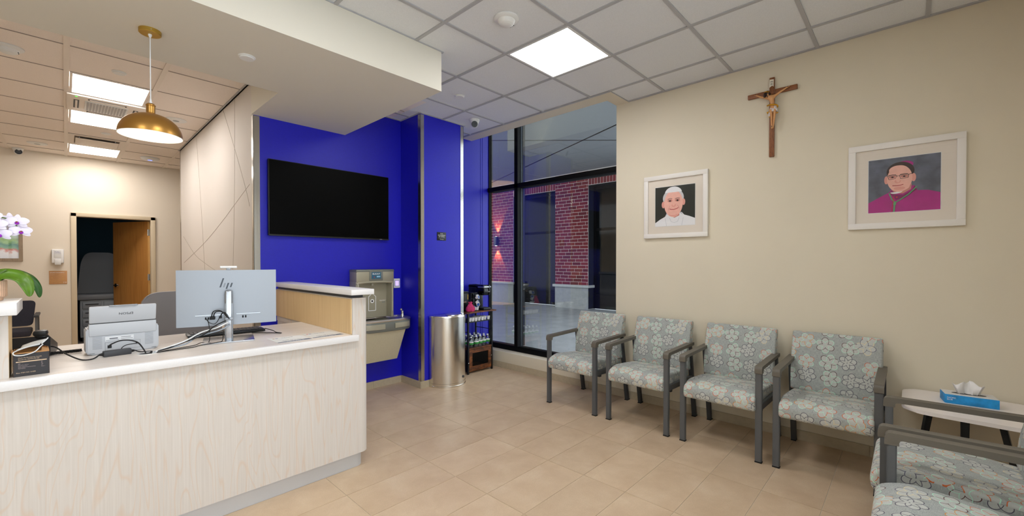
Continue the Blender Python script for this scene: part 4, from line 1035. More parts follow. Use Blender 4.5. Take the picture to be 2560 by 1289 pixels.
f.ell('skull_cap', 'photo_white', 0.47, 0.82, 0.215, 0.165, 8, 172)
for u in (0.385, 0.575):
    f.ell('eye_socket', 'photo_skin_dark', u, 0.635, 0.062, 0.035); f.ell('eye', 'photo_eye', u, 0.63, 0.024, 0.02); f.line('eyebrow', 'photo_brow', [(u-0.06, 0.675), (u, 0.692), (u+0.06, 0.68)], 0.005)
f.ell('nose', 'photo_skin2', 0.48, 0.515, 0.055, 0.045); f.ell('nose_bridge', 'photo_skin', 0.478, 0.57, 0.036, 0.07)
f.line('smile', 'photo_lip', [(0.37, 0.43), (0.42, 0.415), (0.49, 0.41), (0.56, 0.425), (0.6, 0.45)], 0.007)
f.line('cheek_fold', 'photo_skin_dark', [(0.385, 0.5), (0.345, 0.43), (0.35, 0.4)], 0.0035); f.line('cheek_fold', 'photo_skin_dark', [(0.575, 0.51), (0.62, 0.45), (0.62, 0.42)], 0.0035)
f.line('cross_chain', 'photo_shade', [(0.38, 0.2), (0.42, 0.1), (0.5, 0.08), (0.58, 0.1), (0.62, 0.2)], 0.003)
B('glazing', 'picture_glass', r1, XR-0.0185, XR-0.0175, 1.333+0.042, 1.945-0.042, 1.652+0.042, 2.262-0.042)
# portrait of a man with glasses in magenta vestments
r2 = wall_pic(0.335, -0.262, 1.656, 2.264, 0.221, -0.147, 1.771, 2.149, 'larger-looking white frame holding a portrait of a man in magenta robe and glasses')
f = Flat(r2, 0.221, -0.147, 1.771, 2.149)
f.poly('print', 'photo_slate', [(0, 0), (1, 0), (1, 1), (0, 1)])
f.poly('robe', 'photo_magenta', [(0, 0), (1, 0), (1, 0.30), (0.84, 0.36), (0.7, 0.37), (0.66, 0.46), (0.6, 0.47), (0.33, 0.42), (0.31, 0.37), (0.2, 0.31), (0.1, 0.25), (0, 0.19)])
f.poly('collar_fold', 'photo_magenta_dark', [(0.31, 0.36), (0.34, 0.41), (0.4, 0.32), (0.5, 0.3), (0.62, 0.38), (0.66, 0.46), (0.69, 0.38), (0.52, 0.24), (0.4, 0.22)])
f.poly('neck', 'photo_skin_dark', [(0.34, 0.5), (0.62, 0.5), (0.61, 0.40), (0.5, 0.33), (0.4, 0.34), (0.34, 0.41)])
f.ell('white_collar', 'photo_white', 0.41, 0.375, 0.09, 0.04, 180, 345, 8)
f.ell('skull_cap', 'photo_magenta', 0.52, 0.86, 0.12, 0.065)
f.ell('hair', 'photo_hair', 0.46, 0.74, 0.195, 0.175); f.ell('ear', 'photo_skin2', 0.262, 0.60, 0.03, 0.075); f.ell('ear', 'photo_skin2', 0.645, 0.61, 0.032, 0.075)
f.ell('face', 'photo_skin', 0.45, 0.61, 0.178, 0.245); f.ell('forehead', 'photo_skin', 0.43, 0.77, 0.13, 0.085); f.ell('jaw', 'photo_skin', 0.46, 0.47, 0.135, 0.09)
for u in (0.35, 0.515):
    f.ell('eye_socket', 'photo_skin_dark', u, 0.645, 0.055, 0.022); f.ell('eye', 'photo_eye', u, 0.643, 0.018, 0.012); f.line('eyebrow', 'photo_hair', [(u-0.06, 0.68), (u, 0.69), (u+0.05, 0.683)], 0.004)
    f.line('glasses', 'photo_eye', [(u-0.068, 0.668), (u+0.062, 0.672), (u+0.055, 0.615), (u-0.05, 0.605), (u-0.068, 0.668)], 0.0025)
f.line('glasses', 'photo_eye', [(0.41, 0.66), (0.45, 0.662)], 0.0028); f.line('glasses', 'photo_eye', [(0.577, 0.672), (0.64, 0.69)], 0.0028)
f.ell('nose', 'photo_skin2', 0.425, 0.56, 0.045, 0.035); f.ell('nose_bridge', 'photo_skin', 0.43, 0.60, 0.03, 0.06)
f.line('mouth', 'photo_lip', [(0.35, 0.485), (0.41, 0.482), (0.47, 0.486), (0.505, 0.497)], 0.005); f.ell('chin_shade', 'photo_skin2', 0.45, 0.43, 0.08, 0.03)
f.line('cord', 'photo_cord', [(0.305, 0.35), (0.34, 0.24), (0.39, 0.17)], 0.007); f.line('cord', 'photo_cord', [(0.69, 0.44), (0.58, 0.31), (0.45, 0.21), (0.39, 0.17)], 0.007); f.ell('cord_knot', 'photo_cord', 0.385, 0.15, 0.022, 0.03); f.line('cord', 'photo_cord', [(0.385, 0.15), (0.375, 0.0)], 0.009)
f.line('front_piping', 'red', [(0.375, 0.3), (0.36, 0.15), (0.34, 0.0)], 0.003); f.ell('button', 'red', 0.415, 0.27, 0.012, 0.012)
B('glazing', 'picture_glass', r2, XR-0.0185, XR-0.0175, -0.262+0.042, 0.335-0.042, 1.656+0.042, 2.264-0.042)

# crucifix -------------------------------------------------------------------------------------
YC = 0.834
cr = empty('crucifix', (XR, YC, 2.285), 'dark wooden crucifix with a painted figure hung high on the wall', 'crucifix')
B('upright', 'cross_wood', cr, XR-0.022, XR-0.002, YC-0.0185, YC+0.0185, 2.285, 2.935, r=0.004); B('crossbeam', 'cross_wood', cr, XR-0.026, XR-0.004, 0.657, 1.012, 2.795, 2.832, r=0.004)
m = MB().prism([(XR-0.024, YC+0.015, 2.918), (XR-0.024, YC-0.014, 2.914), (XR-0.024, YC-0.013, 2.855), (XR-0.024, YC-0.002, 2.866), (XR-0.024, YC+0.017, 2.852)], (-0.003, 0, 0)); sc_ = m.build('scroll', 'scroll_cream', cr)
for s_, z in (('IN', 2.897), ('RI', 2.877)): text('lettering', s_, 'text_dark', cr, plane((XR-0.0275, YC, z), (0, -1, 0), (0, 0, 1)), 0.02, 'CENTER', 0.0003)
xb = XR-0.045
def cp(a, b, dx=0.0): p = onx(1860+a/5.86, 180+b/5.86, XR-0.04); return Vector((xb-dx, p.y, p.z))
verts = [cp(425, 500), cp(415, 440, .006), cp(405, 375, .008), cp(375, 352, .010), cp(345, 330, .022),      # 0 pelvis 1 belly 2 chest 3 neck 4 head
         cp(455, 355, .004), cp(540, 285, .0), cp(640, 212, -.012), cp(665, 195, -.014),                    # 5 shoulder 6 elbow 7 wrist 8 hand
         cp(350, 388, .004), cp(255, 372, .0), cp(185, 345, -.012), cp(150, 335, -.014),                    # 9..12
         cp(395, 560, .004), cp(410, 635, .014), cp(405, 760, -.004), cp(412, 835, .004),                   # 13..16
         cp(455, 560, .004), cp(455, 635, .014), cp(435, 760, -.002), cp(425, 830, .006)]                   # 17..20
edges = [(0, 1), (1, 2), (2, 3), (3, 4), (2, 5), (5, 6), (6, 7), (7, 8), (2, 9), (9, 10), (10, 11), (11, 12), (0, 13), (13, 14), (14, 15), (15, 16), (0, 17), (17, 18), (18, 19), (19, 20)]
rad = [.017, .0165, .021, .009, .015, .0115, .0075, .0055, .005, .0115, .0075, .0055, .005, .0125, .0095, .006, .006, .0125, .0095, .006, .006]
me = bpy.data.meshes.new('figure'); me.from_pydata([v - Vector(cr.location) for v in verts], edges, [])
co = bpy.data.objects.new('figure', me); COL.objects.link(co); co.parent = cr
sk = co.modifiers.new('skin', 'SKIN'); sk.use_smooth_shade = True
for i, sv in enumerate(me.skin_vertices[0].data): sv.radius = (rad[i], rad[i]); sv.use_root = (i == 0)
co.modifiers.new('sub', 'SUBSURF').levels = 2; co.modifiers['sub'].render_levels = 2; me.materials.append(MATS['corpus_skin'])
hd = verts[4]
m = MB(); m.sphere(hd+Vector((0.006, -0.003, 0.006)), 0.017, (0.9, 0.95, 1.05), 14); m.tube(spline([hd+Vector((0.0, 0.012, 0.008)), hd+Vector((-0.002, 0.016, -0.012)), hd+Vector((-0.004, 0.013, -0.03))], 5), [0.008]*10+[0.003], 8); m.tube(spline([hd+Vector((0.004, -0.014, 0.006)), hd+Vector((0.0, -0.02, -0.008)), hd+Vector((0.0, -0.024, -0.018))], 5), [0.008]*10+[0.003], 8); m.build('hair', 'corpus_hair', cr)
MB().sphere(hd+Vector((-0.007, 0.002, -0.013)), 0.008, (0.9, 1, 1.1), 10).build('beard', 'corpus_hair', cr)
m = MB()
for k in range(3):
    m.tube([hd+Vector((0.0165*math.cos(a)*0.95, 0.0175*math.sin(a), 0.010+0.0022*math.sin(3*a+k*2)+0.004*math.sin(a))) for a in [2*PI*i/20 for i in range(20)]], 0.0014, 6, closed=True)
m.build('thorn_crown', 'gilt', cr)
pv = verts[0]
m = MB().lathe([(0.0195, 0.018), (0.021, 0.008), (0.0235, -0.01), (0.0255, -0.03), (0.024, -0.034), (0.02, -0.02)], pv+Vector((0.004, -0.004, -0.012)), 20, 0.8, 1.15); m.build('loincloth', 'cloth_white', cr, smooth=60)
m = MB().tube(spline([cp(345, 505, .012), cp(385, 498, .026), cp(430, 492, .028), cp(480, 488, .016), cp(498, 500, .006), cp(494, 522, .008)], 6), [.004]+[.0055]*29+[.005], 10); m.build('gold_belt', 'gilt', cr)
for q_ in ([cp(370, 585, .008), cp(355, 600, .01), cp(345, 595, .01), cp(358, 620, .01)], [cp(478, 600, .008), cp(492, 605, .01), cp(505, 592, .01)], [cp(379, 652, .008), cp(378, 660, .008), cp(375, 670, .008)]): MB().tube(spline(q_, 5), .0038, 8).build('gold_hem', 'gilt', cr)
MB().tube(spline([cp(385, 600, .006), cp(375, 625, .008), cp(380, 655, .008)], 5), [.006]*10+[.004], 8).build('cloth_fold', 'cloth_white', cr)
for q in (cp(645, 215, .0), cp(170, 340, .0), cp(413, 800, .012)): MB().sphere(q, 0.0035, (1, 1, 1), 8).build('nail', 'dark_grey', cr)
# ================================================================ BLUE WALL
tv = empty('television', (1.92, YB, 1.66), 'large black wall-mounted television on the blue wall', 'television')
B('housing', 'black', tv, 1.297, 2.535, 4.325, 4.36, 1.668, 2.378, r=0.004); B('screen', 'tv_screen', tv, 1.303, 2.529, 4.3235, 4.326, 1.678, 2.372)
B('bezel', 'black_satin', tv, 1.297, 2.535, 4.3228, 4.326, 1.664, 1.6785); B('wall_bracket', 'black', tv, 1.6, 2.2, 4.355, YB-0.001, 1.85, 2.2)
B('logo', 'silver_plastic', tv, 2.42, 2.45, 4.3222, 4.3235, 1.669, 1.674)

# drinking fountain with bottle filler
fo = empty('drinking_fountain', (2.33, YB, 0.3), 'grey drinking fountain with bottle filler panel on the blue wall', 'drinking fountain')
fx0, fx1, fy = 2.09, 2.535, 4.21
m = MB().box(fx0, fx1, fy+0.002, YB, 1.20, 1.335, r=0.012); hd_ = m.build('head', 'fountain_grey', fo)
B('head_cap', 'fountain_dark', fo, fx0-0.003, fx1+0.003, fy, YB, 1.305, 1.337, r=0.012)
m = MB().box(fx0, fx0+0.03, fy+0.012, YB, 0.803, 1.21, r=0.006); m.build('side_wall', 'fountain_grey', fo); MB().box(fx1-0.03, fx1, fy+0.012, YB, 0.803, 1.21, r=0.006).build('side_wall', 'fountain_grey', fo)
B('alcove_back', 'fountain_grey', fo, fx0+0.03, fx1-0.03, YB-0.05, YB, 0.803, 1.2)
m = MB()   # arch trim round the alcove
m.tube(spline([(fx0+0.02, fy+0.012, 0.87), (fx0+0.02, fy+0.012, 1.15), (fx0+0.05, fy+0.01, 1.195), (fx1-0.05, fy+0.01, 1.195), (fx1-0.02, fy+0.012, 1.15), (fx1-0.02, fy+0.012, 0.87)], 6), 0.012, 8); m.build('alcove_trim', 'fountain_grey', fo)
dm = MB().box(2.235, 2.395, fy-0.004, fy+0.006, 1.215, 1.318, r=0.01); dsp = dm.build('display_surround', 'fountain_dark', fo)
B('display', 'display_blue', dsp, 2.258, 2.37, fy-0.0055, fy-0.003, 1.236, 1.308); B('display_window', 'display_light', dsp, 2.318, 2.36, fy-0.0065, fy-0.005, 1.252, 1.266); B('status_light', 'red', dsp, 2.285, 2.296, fy-0.0065, fy-0.005, 1.25, 1.258)
FX = lambda x, z, y=fy-0.0058: plane((x, y, z), (1, 0, 0), (0, 0, 1))
text('lettering', 'ELKAY', 'text_white', fo, FX(2.314, 1.288), 0.026, 'CENTER', 0.0003, 1.2)
MB().cyl((2.30, fy+0.06, 1.16), 0.016, 0.03).box(2.275, 2.325, fy+0.04, fy+0.10, 1.182, 1.2, r=0.006).build('filler_spout', 'fountain_grey', fo)
yb_ = YB-0.0505
def drop(x, z, s, mat='drop_blue'):
    pts = [(x+s*0.55*math.cos(a), yb_-0.0005, z+s*0.55*math.sin(a)) for a in [math.radians(-200+220*i/14) for i in range(15)]] + [(x, yb_-0.0005, z+s*1.3)]
    MB().prism(pts, (0, 0.0008, 0)).build('drop_mark', mat, fo)
drop(2.315, 1.10, 0.016)
bo = [(2.285, 0.88), (2.285, 1.035), (2.31, 1.055), (2.31, 1.072), (2.345, 1.072), (2.345, 1.055), (2.37, 1.035), (2.37, 0.88), (2.285, 0.88)]
m = MB(); [m.bar((a[0], yb_-0.0008, a[1]), (b[0], yb_-0.0008, b[1]), 0.006, 0.001, up=(0, 1, 0)) for a, b in zip(bo, bo[1:])]; m.build('bottle_outline', 'text_white', fo)
m = MB().lathe([(0.018, 0), (0.0225, 0), (0.0225, 0.0015), (0.018, 0.0015), (0.018, 0)], (0, 0, 0), 28); bmesh.ops.transform(m.bm, matrix=Matrix.Translation((2.328, yb_, 0.985)) @ Matrix.Rotation(PI/2, 4, 'X'), verts=m.bm.verts); m.build('sensor_ring', 'text_white', fo); MB().cyl((2.328, yb_-0.002, 0.985), 0.01, 0.003, 16, 'y').build('sensor', 'black', fo)
text('lettering', 'ELKAY', 'text_white', fo, FX(2.455, 0.985, yb_-0.0004), 0.021, 'CENTER', 0.0003, 1.2); text('lettering', 'WATER', 'drop_blue', fo, FX(2.465, 0.965, yb_-0.0004), 0.012, 'CENTER', 0.0003); drop(2.51, 0.975, 0.014)
# basin: D-shaped plan with a rolled steel rim
cxb, rb = 2.385, 0.275
def sup(c, e=0.62): return math.copysign(abs(c)**e, c)
def dplan(rx, ry, y1, n=24): return [(cxb-rx, y1)] + [(cxb+rx*sup(math.cos(PI+PI*i/n)), Yw-0.2+ry*sup(math.sin(PI+PI*i/n), 0.8)) for i in range(n+1)] + [(cxb+rx, y1)]
Yw = YB-0.002
def loft(secs, name, mat):
    m = MB(); R_ = [[m.bm.verts.new((x, y, z)) for x, y in pl] for pl, z in secs]
    for a, b in zip(R_, R_[1:]):
        n = len(a)
        for k in range(n): m.bm.faces.new((a[k], a[(k+1) % n], b[(k+1) % n], b[k]))
    m.bm.faces.new(R_[0][::-1]); m.bm.faces.new(R_[-1]); return m.build(name, mat, fo, smooth=40)
Yw = YB-0.002
loft([(dplan(0.302, 0.11, Yw), 0.672), (dplan(0.31, 0.118, Yw), 0.682), (dplan(0.312, 0.12, Yw), 0.775), (dplan(0.31, 0.118, Yw), 0.78)], 'basin_apron', 'fountain_dark')
loft([(dplan(0.314, 0.124, Yw), 0.778), (dplan(0.316, 0.127, Yw), 0.79), (dplan(0.308, 0.118, Yw), 0.80), (dplan(0.275, 0.09, Yw-0.015), 0.80), (dplan(0.262, 0.08, Yw-0.02), 0.785), (dplan(0.17, 0.03, Yw-0.05), 0.779)], 'basin', 'steel_basin')
for k in range(7): B('drain_slot', 'dark_grey', fo, 2.2+k*0.022, 2.212+k*0.022, 4.3, 4.345, 0.801, 0.804)
MB().box(2.17, 2.36, 4.285, 4.36, 0.795, 0.803, r=0.004).build('drip_grille', 'steel_basin', fo)
MB().tube(spline([(2.60, 4.15, 0.8), (2.602, 4.15, 0.85), (2.59, 4.14, 0.882), (2.568, 4.13, 0.89)], 6), [0.02]*4+[0.016]*6+[0.012]*8+[0.009], 14).build('bubbler', 'chrome', fo)
def pushbar(x0, x1):
    pts = []
    for i in range(13):
        x = x0+(x1-x0)*i/12; u = abs(x-cxb)/0.312; th0 = math.acos(min(1, u**(1/0.62))); y = Yw-0.2-0.12*math.sin(th0)**0.8; pts.append((x, y-0.001, 0.73))
    m = MB(); R_ = []
    for p in pts: R_.append([m.bm.verts.new((p[0], p[1]+dy, p[2]+dz)) for dy, dz in ((0.006, -0.03), (-0.004, -0.026), (-0.006, 0), (-0.004, 0.026), (0.006, 0.03))])
    for a, b in zip(R_, R_[1:]):
        for k in range(4): m.bm.faces.new((a[k], a[k+1], b[k+1], b[k]))
    m.bm.faces.new(R_[0]); m.bm.faces.new(R_[-1][::-1]); m.build('push_bar', 'fountain_grey', fo)
pushbar(2.45, 2.65); pushbar(2.13, 2.33)
m = MB().prism([(2.13, 4.05, 0.675), (2.60, 4.05, 0.675), (2.60, YB, 0.675), (2.13, YB, 0.675)], (0, 0, 0.001)); m.bm.free()
m = MB(); A = [(2.135, 4.085), (2.60, 4.085), (2.62, YB-0.001), (2.115, YB-0.001)]; C = [(2.18, 4.19), (2.555, 4.19), (2.555, YB-0.001), (2.18, YB-0.001)]
va = [m.bm.verts.new((x, y, 0.676)) for x, y in A]; vc = [m.bm.verts.new((x, y, 0.335)) for x, y in C]
for k in range(4): m.bm.faces.new((va[k], va[(k+1) % 4], vc[(k+1) % 4], vc[k]))
m.bm.faces.new(va[::-1]); m.bm.faces.new(vc); m.build('skirt', 'fountain_skirt', fo)
B('bottle_ledge', 'fountain_dark', fo, 2.02, 2.085, 4.10, YB-0.001, 0.80, 0.9, r=0.012)

th_ = empty('thermostat', (2.66, YB, 1.12), 'small white thermostat on the blue wall beside the fountain', 'thermostat')
B('case', 'white_plastic', th_, 2.617, 2.699, YB-0.022, YB, 1.115, 1.225, r=0.006); B('screen', 'screen_lilac', th_, 2.634, 2.681, YB-0.0232, YB-0.0215, 1.14, 1.2); B('screen_bezel', 'dark_grey', th_, 2.63, 2.685, YB-0.0226, YB-0.0213, 1.136, 1.204)

sg = empty('no_smoking_sign', (3.014, 3.975, 1.67), 'small black no smoking sign on the blue pier', 'sign')
B('plate', 'black', sg, 2.95, 3.079, 3.971, 3.975, 1.668, 1.764, r=0.001)
SX = lambda x, z: plane((x, 3.9706, z), (1, 0, 0), (0, 0, 1))
for s_, z, sz in (('Sorry', 1.748, 0.017), ('NO SMOKING', 1.728, 0.0165), ('OR VAPING', 1.711, 0.0165), ('Thank you', 1.682, 0.013)): text('lettering', s_, 'text_white', sg, SX(3.014, z), sz, 'CENTER', 0.0002)
B('rule', 'silver_plastic', sg, 2.966, 3.062, 3.9704, 3.9711, 1.6955, 1.697)

# half-round steel bin
bn = empty('waste_bin', (3.03, 3.95, 0), 'tall half-round brushed steel waste bin in front of the blue pier', 'waste bin')
bcx, by1, rx_, ry_ = 3.058, 3.958, 0.228, 0.232
def half(rx, ry, n=40): return [(bcx-rx*math.cos(PI*i/n), by1-ry*math.sin(PI*i/n)) for i in range(n+1)]
def ploft(secs, name, mat, par, cap=True):
    m = MB(); R_ = [[m.bm.verts.new((x, y, z)) for x, y in pl] for pl, z in secs]
    for a, b in zip(R_, R_[1:]):
        n = len(a)
        for k in range(n): m.bm.faces.new((a[k], a[(k+1) % n], b[(k+1) % n], b[k]))
    if cap: m.bm.faces.new(R_[0][::-1]); m.bm.faces.new(R_[-1])
    return m.build(name, mat, par, smooth=40)
ploft([(half(rx_, ry_), 0.045), (half(rx_, ry_), 0.795)], 'body', 'steel', bn)
ploft([(half(rx_+0.006, ry_+0.006), 0.0), (half(rx_+0.006, ry_+0.006), 0.016), (half(rx_+0.002, ry_+0.002), 0.02), (half(rx_+0.002, ry_+0.002), 0.044)], 'plinth', 'steel', bn)
ploft([(half(rx_+0.004, ry_+0.004), 0.788), (half(rx_+0.004, ry_+0.004), 0.8), (half(rx_, ry_), 0.806)], 'lid', 'steel', bn)
m = MB().lathe([(0.085, 0.8062), (0.105, 0.8062), (0.105, 0.812), (0.098, 0.815), (0.085, 0.812)], (bcx+0.04, by1-0.105, 0), 32, 1.0, 0.8); m.build('opening_rim', 'steel', bn); MB().lathe([(0, 0.8063), (0.09, 0.8063), (0.09, 0.809), (0, 0.809)], (bcx+0.04, by1-0.105, 0), 32, 1.0, 0.8).build('opening', 'black', bn)
a_ = math.radians(112); MB().cyl((bcx-rx_*math.cos(a_), by1-ry_*math.sin(a_)+0.004, 0.098), 0.014, 0.012, 16, (0.3, -1, 0)).build('finger_hole', 'dark_grey', bn)

# ================================================================ COFFEE CART
ct = empty('coffee_cart', (3.67, 4.18, 0), 'rustic brown and black metal coffee cart in the window corner', 'cart')
cx0, cx1, cy0, cy1 = 3.468, 3.878, 4.03, 4.345; zt = 0.77
for x in (cx0, cx1):
    for y in (cy0, cy1): B('post', 'black_satin', ct, x-0.01, x+0.01, y-0.01, y+0.01, 0.0, zt)
B('top_board', 'rustic_wood', ct, 3.415, 3.935, 4.0, 4.365, zt, zt+0.016, r=0.002)
B('shelf', 'black_satin', ct, cx0, cx1, cy0, cy1, 0.648, 0.66)
B('cabinet_top', 'rustic_wood', ct, cx0, cx1+0.004, cy0-0.008, cy1, 0.31, 0.325)
B('cabinet_bottom', 'rustic_wood', ct, cx0, cx1, cy0, cy1, 0.03, 0.045); B('cabinet_side', 'black_satin', ct, cx0-0.008, cx0+0.004, cy0+0.01, cy1-0.01, 0.03, 0.31); B('cabinet_side', 'black_satin', ct, cx1-0.004, cx1+0.008, cy0+0.01, cy1-0.01, 0.03, 0.31)
B('cabinet_back', 'black', ct, cx0, cx1, cy1-0.012, cy1, 0.045, 0.31)
dr = empty('door', (3.67, cy0, 0.045)); dr.parent = ct; dr.location = Vector((3.67, cy0, 0.045))-Vector(ct.location)
def Bd(name, mat, *a, **k):
    o = MB().box(*a, **k); bmesh.ops.translate(o.bm, verts=o.bm.verts, vec=-Vector((3.67, cy0, 0.045))); q = o.build(name, mat, dr, world=False); return q
dx0, dx1, dz0, dz1 = cx0+0.016, cx1-0.014, 0.048, 0.305
Bd('stile', 'rustic_wood', dx0, dx0+0.05, cy0-0.006, cy0+0.008, dz0, dz1); Bd('stile', 'rustic_wood', dx1-0.05, dx1, cy0-0.006, cy0+0.008, dz0, dz1)
Bd('door_rail', 'rustic_wood', dx0+0.05, dx1-0.05, cy0-0.006, cy0+0.008, dz0, dz0+0.045); Bd('door_rail', 'rustic_wood', dx0+0.05, dx1-0.05, cy0-0.006, cy0+0.008, dz1-0.045, dz1)
m = MB()
for k in range(26):
    x = dx0+0.052+k*(dx1-dx0-0.104)/25; m.box(x-0.0008, x+0.0008, cy0-0.001, cy0+0.0005, dz0+0.045, dz1-0.045)
for k in range(18):
    z = dz0+0.046+k*(dz1-dz0-0.092)/17; m.box(dx0+0.05, dx1-0.05, cy0-0.001, cy0+0.0005, z-0.0008, z+0.0008)
bmesh.ops.translate(m.bm, verts=m.bm.verts, vec=-Vector((3.67, cy0, 0.045))); tag(m.build('wire_mesh', 'black_satin', dr, world=False, smooth=0), kind='stuff')
m = MB().cyl((dx1-0.012, cy0-0.022, 0.19), 0.008, 0.016, 14, 'y'); bmesh.ops.translate(m.bm, verts=m.bm.verts, vec=-Vector((3.67, cy0, 0.045))); m.build('knob', 'chrome', dr, world=False)
B('hook', 'white_plastic', ct, cx0-0.006, cx0+0.004, cy0-0.013, cy0-0.009, 0.14, 0.15)
for x in (cx0, cx1): MB().bar((x, cy0, 0.53), (x, cy1, 0.53), 0.008, 0.008).build('side_rod', 'black_satin', ct)
MB().tube(spline([(cx0+0.012, 4.2, 0.64), (cx0+0.03, 4.22, 0.54), (cx0+0.09, 4.2, 0.46), (cx0+0.06, 4.19, 0.42), (cx0+0.02, 4.2, 0.40)], 8), 0.003, 8).build('power_lead', 'black_rubber', ct)
zt2 = zt+0.016
# single-cup coffee maker
cm = empty('coffee_maker', (3.80, 4.2, zt2), 'black and silver single-cup coffee maker on the cart', 'coffee maker')
B('base', 'black_satin', cm, 3.735, 3.865, 4.03, 4.33, zt2, zt2+0.03, r=0.008); B('column', 'black_satin', cm, 3.735, 3.865, 4.18, 4.33, zt2+0.03, zt2+0.33, r=0.01)
B('brew_head', 'black_gloss', cm, 3.736, 3.864, 4.035, 4.24, zt2+0.195, zt2+0.288, r=0.016)
B('lid', 'black_gloss', cm, 3.735, 3.865, 4.04, 4.34, zt2+0.288, zt2+0.33, r=0.014); B('handle_band', 'silver_bright', cm, 3.732, 3.868, 4.026, 4.15, zt2+0.286, zt2+0.316, r=0.012)
B('drip_tray', 'dark_grey', cm, 3.745, 3.855, 4.035, 4.15, zt2+0.03, zt2+0.034)
text('lettering', 'KEURIG', 'text_white', cm, plane((3.835, 4.0346, zt2+0.24), (1, 0, 0), (0, 0, 1)), 0.013, 'CENTER', 0.0002, 0.8)
# pod carousel
pc_ = empty('pod_carousel', (3.625, 4.12, zt2), 'black carousel of coffee pods beside the coffee maker', 'pod holder')
B('core', 'black', pc_, 3.61, 3.64, 4.10, 4.14, zt2, zt2+0.23); MB().cyl((3.625, 4.12, zt2), 0.062, 0.01, 28).build('base', 'black_satin', pc_); MB().cyl((3.625, 4.12, zt2+0.228), 0.062, 0.008, 28).build('top', 'black_satin', pc_)
for k in range(6):
    a = math.radians(30+60*k); MB().box(3.625+0.055*math.cos(a)-0.003, 3.625+0.055*math.cos(a)+0.003, 4.12+0.055*math.sin(a)-0.003, 4.12+0.055*math.sin(a)+0.003, zt2+0.01, zt2+0.228).build('upright', 'black_satin', pc_)
for z in (0.08, 0.155): MB().cyl((3.625, 4.12, zt2+z), 0.045, 0.004, 24).build('tier', 'black_satin', pc_)
def cone_cup(name, loc, label, cat, group, r0, r1, h, lid, tilt=None):
    e = empty(name, loc, label, cat, group)
    if tilt: e.rotation_euler = tilt
    MB().lathe([(r0, 0), (r1, h), (r1+0.002, h), (r1+0.002, h+0.002), (0, h+0.002)], (0, 0, 0), 20).build('cup', 'white_plastic', e, world=False)
    MB().cyl((0, 0, h+0.0018), r1*0.92, 0.001, 20).build('lid', lid, e, world=False)
    return e
pods = [((3.632, 4.066, zt2+0.17), (math.radians(75), 0, math.radians(20)), 'coffee pod with blue lid in the top tier of the carousel'), ((3.655, 4.07, zt2+0.166), (math.radians(-10), 0, 0), 'white coffee pod standing in the top tier of the carousel'), ((3.63, 4.064, zt2+0.105), (math.radians(60), 0, math.radians(40)), 'tilted coffee pod in the middle tier of the carousel'), ((3.652, 4.066, zt2+0.092), (math.radians(100), 0, math.radians(-20)), 'coffee pod lying in the middle tier of the carousel'), ((3.648, 4.062, zt2+0.013), (0, 0, 0), 'upright coffee pod in the lowest tier of the carousel'), ((3.612, 4.066, zt2+0.02), (math.radians(25), 0, 0.3), 'leaning coffee pod in the lowest tier of the carousel')]
for loc, rot, lab in pods: cone_cup('coffee_pod', loc, lab, 'coffee pod', 'pods in the carousel', 0.017, 0.022, 0.04, 'pod_blue', rot)
# dark grinder box and pink sack
gb = empty('coffee_canister', (3.505, 4.2, zt2), 'black canister with gold lettering at the left of the cart top', 'canister')
B('body', 'black', gb, 3.445, 3.565, 4.12, 4.3, zt2, zt2+0.235, r=0.01); B('lid', 'black_satin', gb, 3.45, 3.56, 4.125, 4.295, zt2+0.235, zt2+0.255, r=0.008)
B('label_band', 'gold_dull', gb, 3.535, 3.548, 4.1186, 4.1205, zt2+0.15, zt2+0.215); text('lettering', 'DARK', 'box_stripe', gb, plane((3.487, 4.1194, zt2+0.12), (1, 0, 0), (0, 0, 1)), 0.026, 'CENTER', 0.0003)
m = MB().lathe([(0.0, 0.0), (0.06, 0.0), (0.066, 0.02), (0.058, 0.05), (0.032, 0.085), (0.018, 0.098), (0.03, 0.118), (0.026, 0.12), (0.0, 0.1)], (0, 0, 0), 22, 1.0, 0.62)
random.seed(11)
for v_ in m.bm.verts: v_.co += Vector((random.uniform(-1, 1), random.uniform(-1, 1), random.uniform(0, 1)))*0.006
bmesh.ops.translate(m.bm, verts=m.bm.verts, vec=(3.535, 4.065, zt2))
o = m.build('gathered_sack', 'pink_mesh', None, smooth=80); tag(o, 'pink mesh sack tied at the top, on the cart beside the pods', 'bag')
# creamer cups on the shelf
spots = [(3.845, 4.06, 'rightmost in front'), (3.79, 4.07, 'second from the right in front'), (3.735, 4.06, 'third from the right in front'), (3.675, 4.055, 'fourth from the right in front'), (3.615, 4.05, 'just right of the front post'), (3.565, 4.055, 'fifth from the right in front'), (3.52, 4.06, 'just left of the front post'), (3.82, 4.12, 'rightmost of the second row'), (3.765, 4.125, 'second in the second row from the right'), (3.70, 4.12, 'third in the second row from the right'), (3.64, 4.12, 'fourth in the second row from the right'), (3.58, 4.12, 'fifth in the second row from the right'), (3.78, 4.18, 'rightmost of the rear row'), (3.71, 4.18, 'second in the rear row from the right')]
for x, y, w_ in spots: cone_cup('creamer_cup', (x, y, 0.66), 'small white cup on the cart shelf, '+w_, 'cup', 'white cups on the cart shelf', 0.016, 0.0225, 0.043, 'paper')
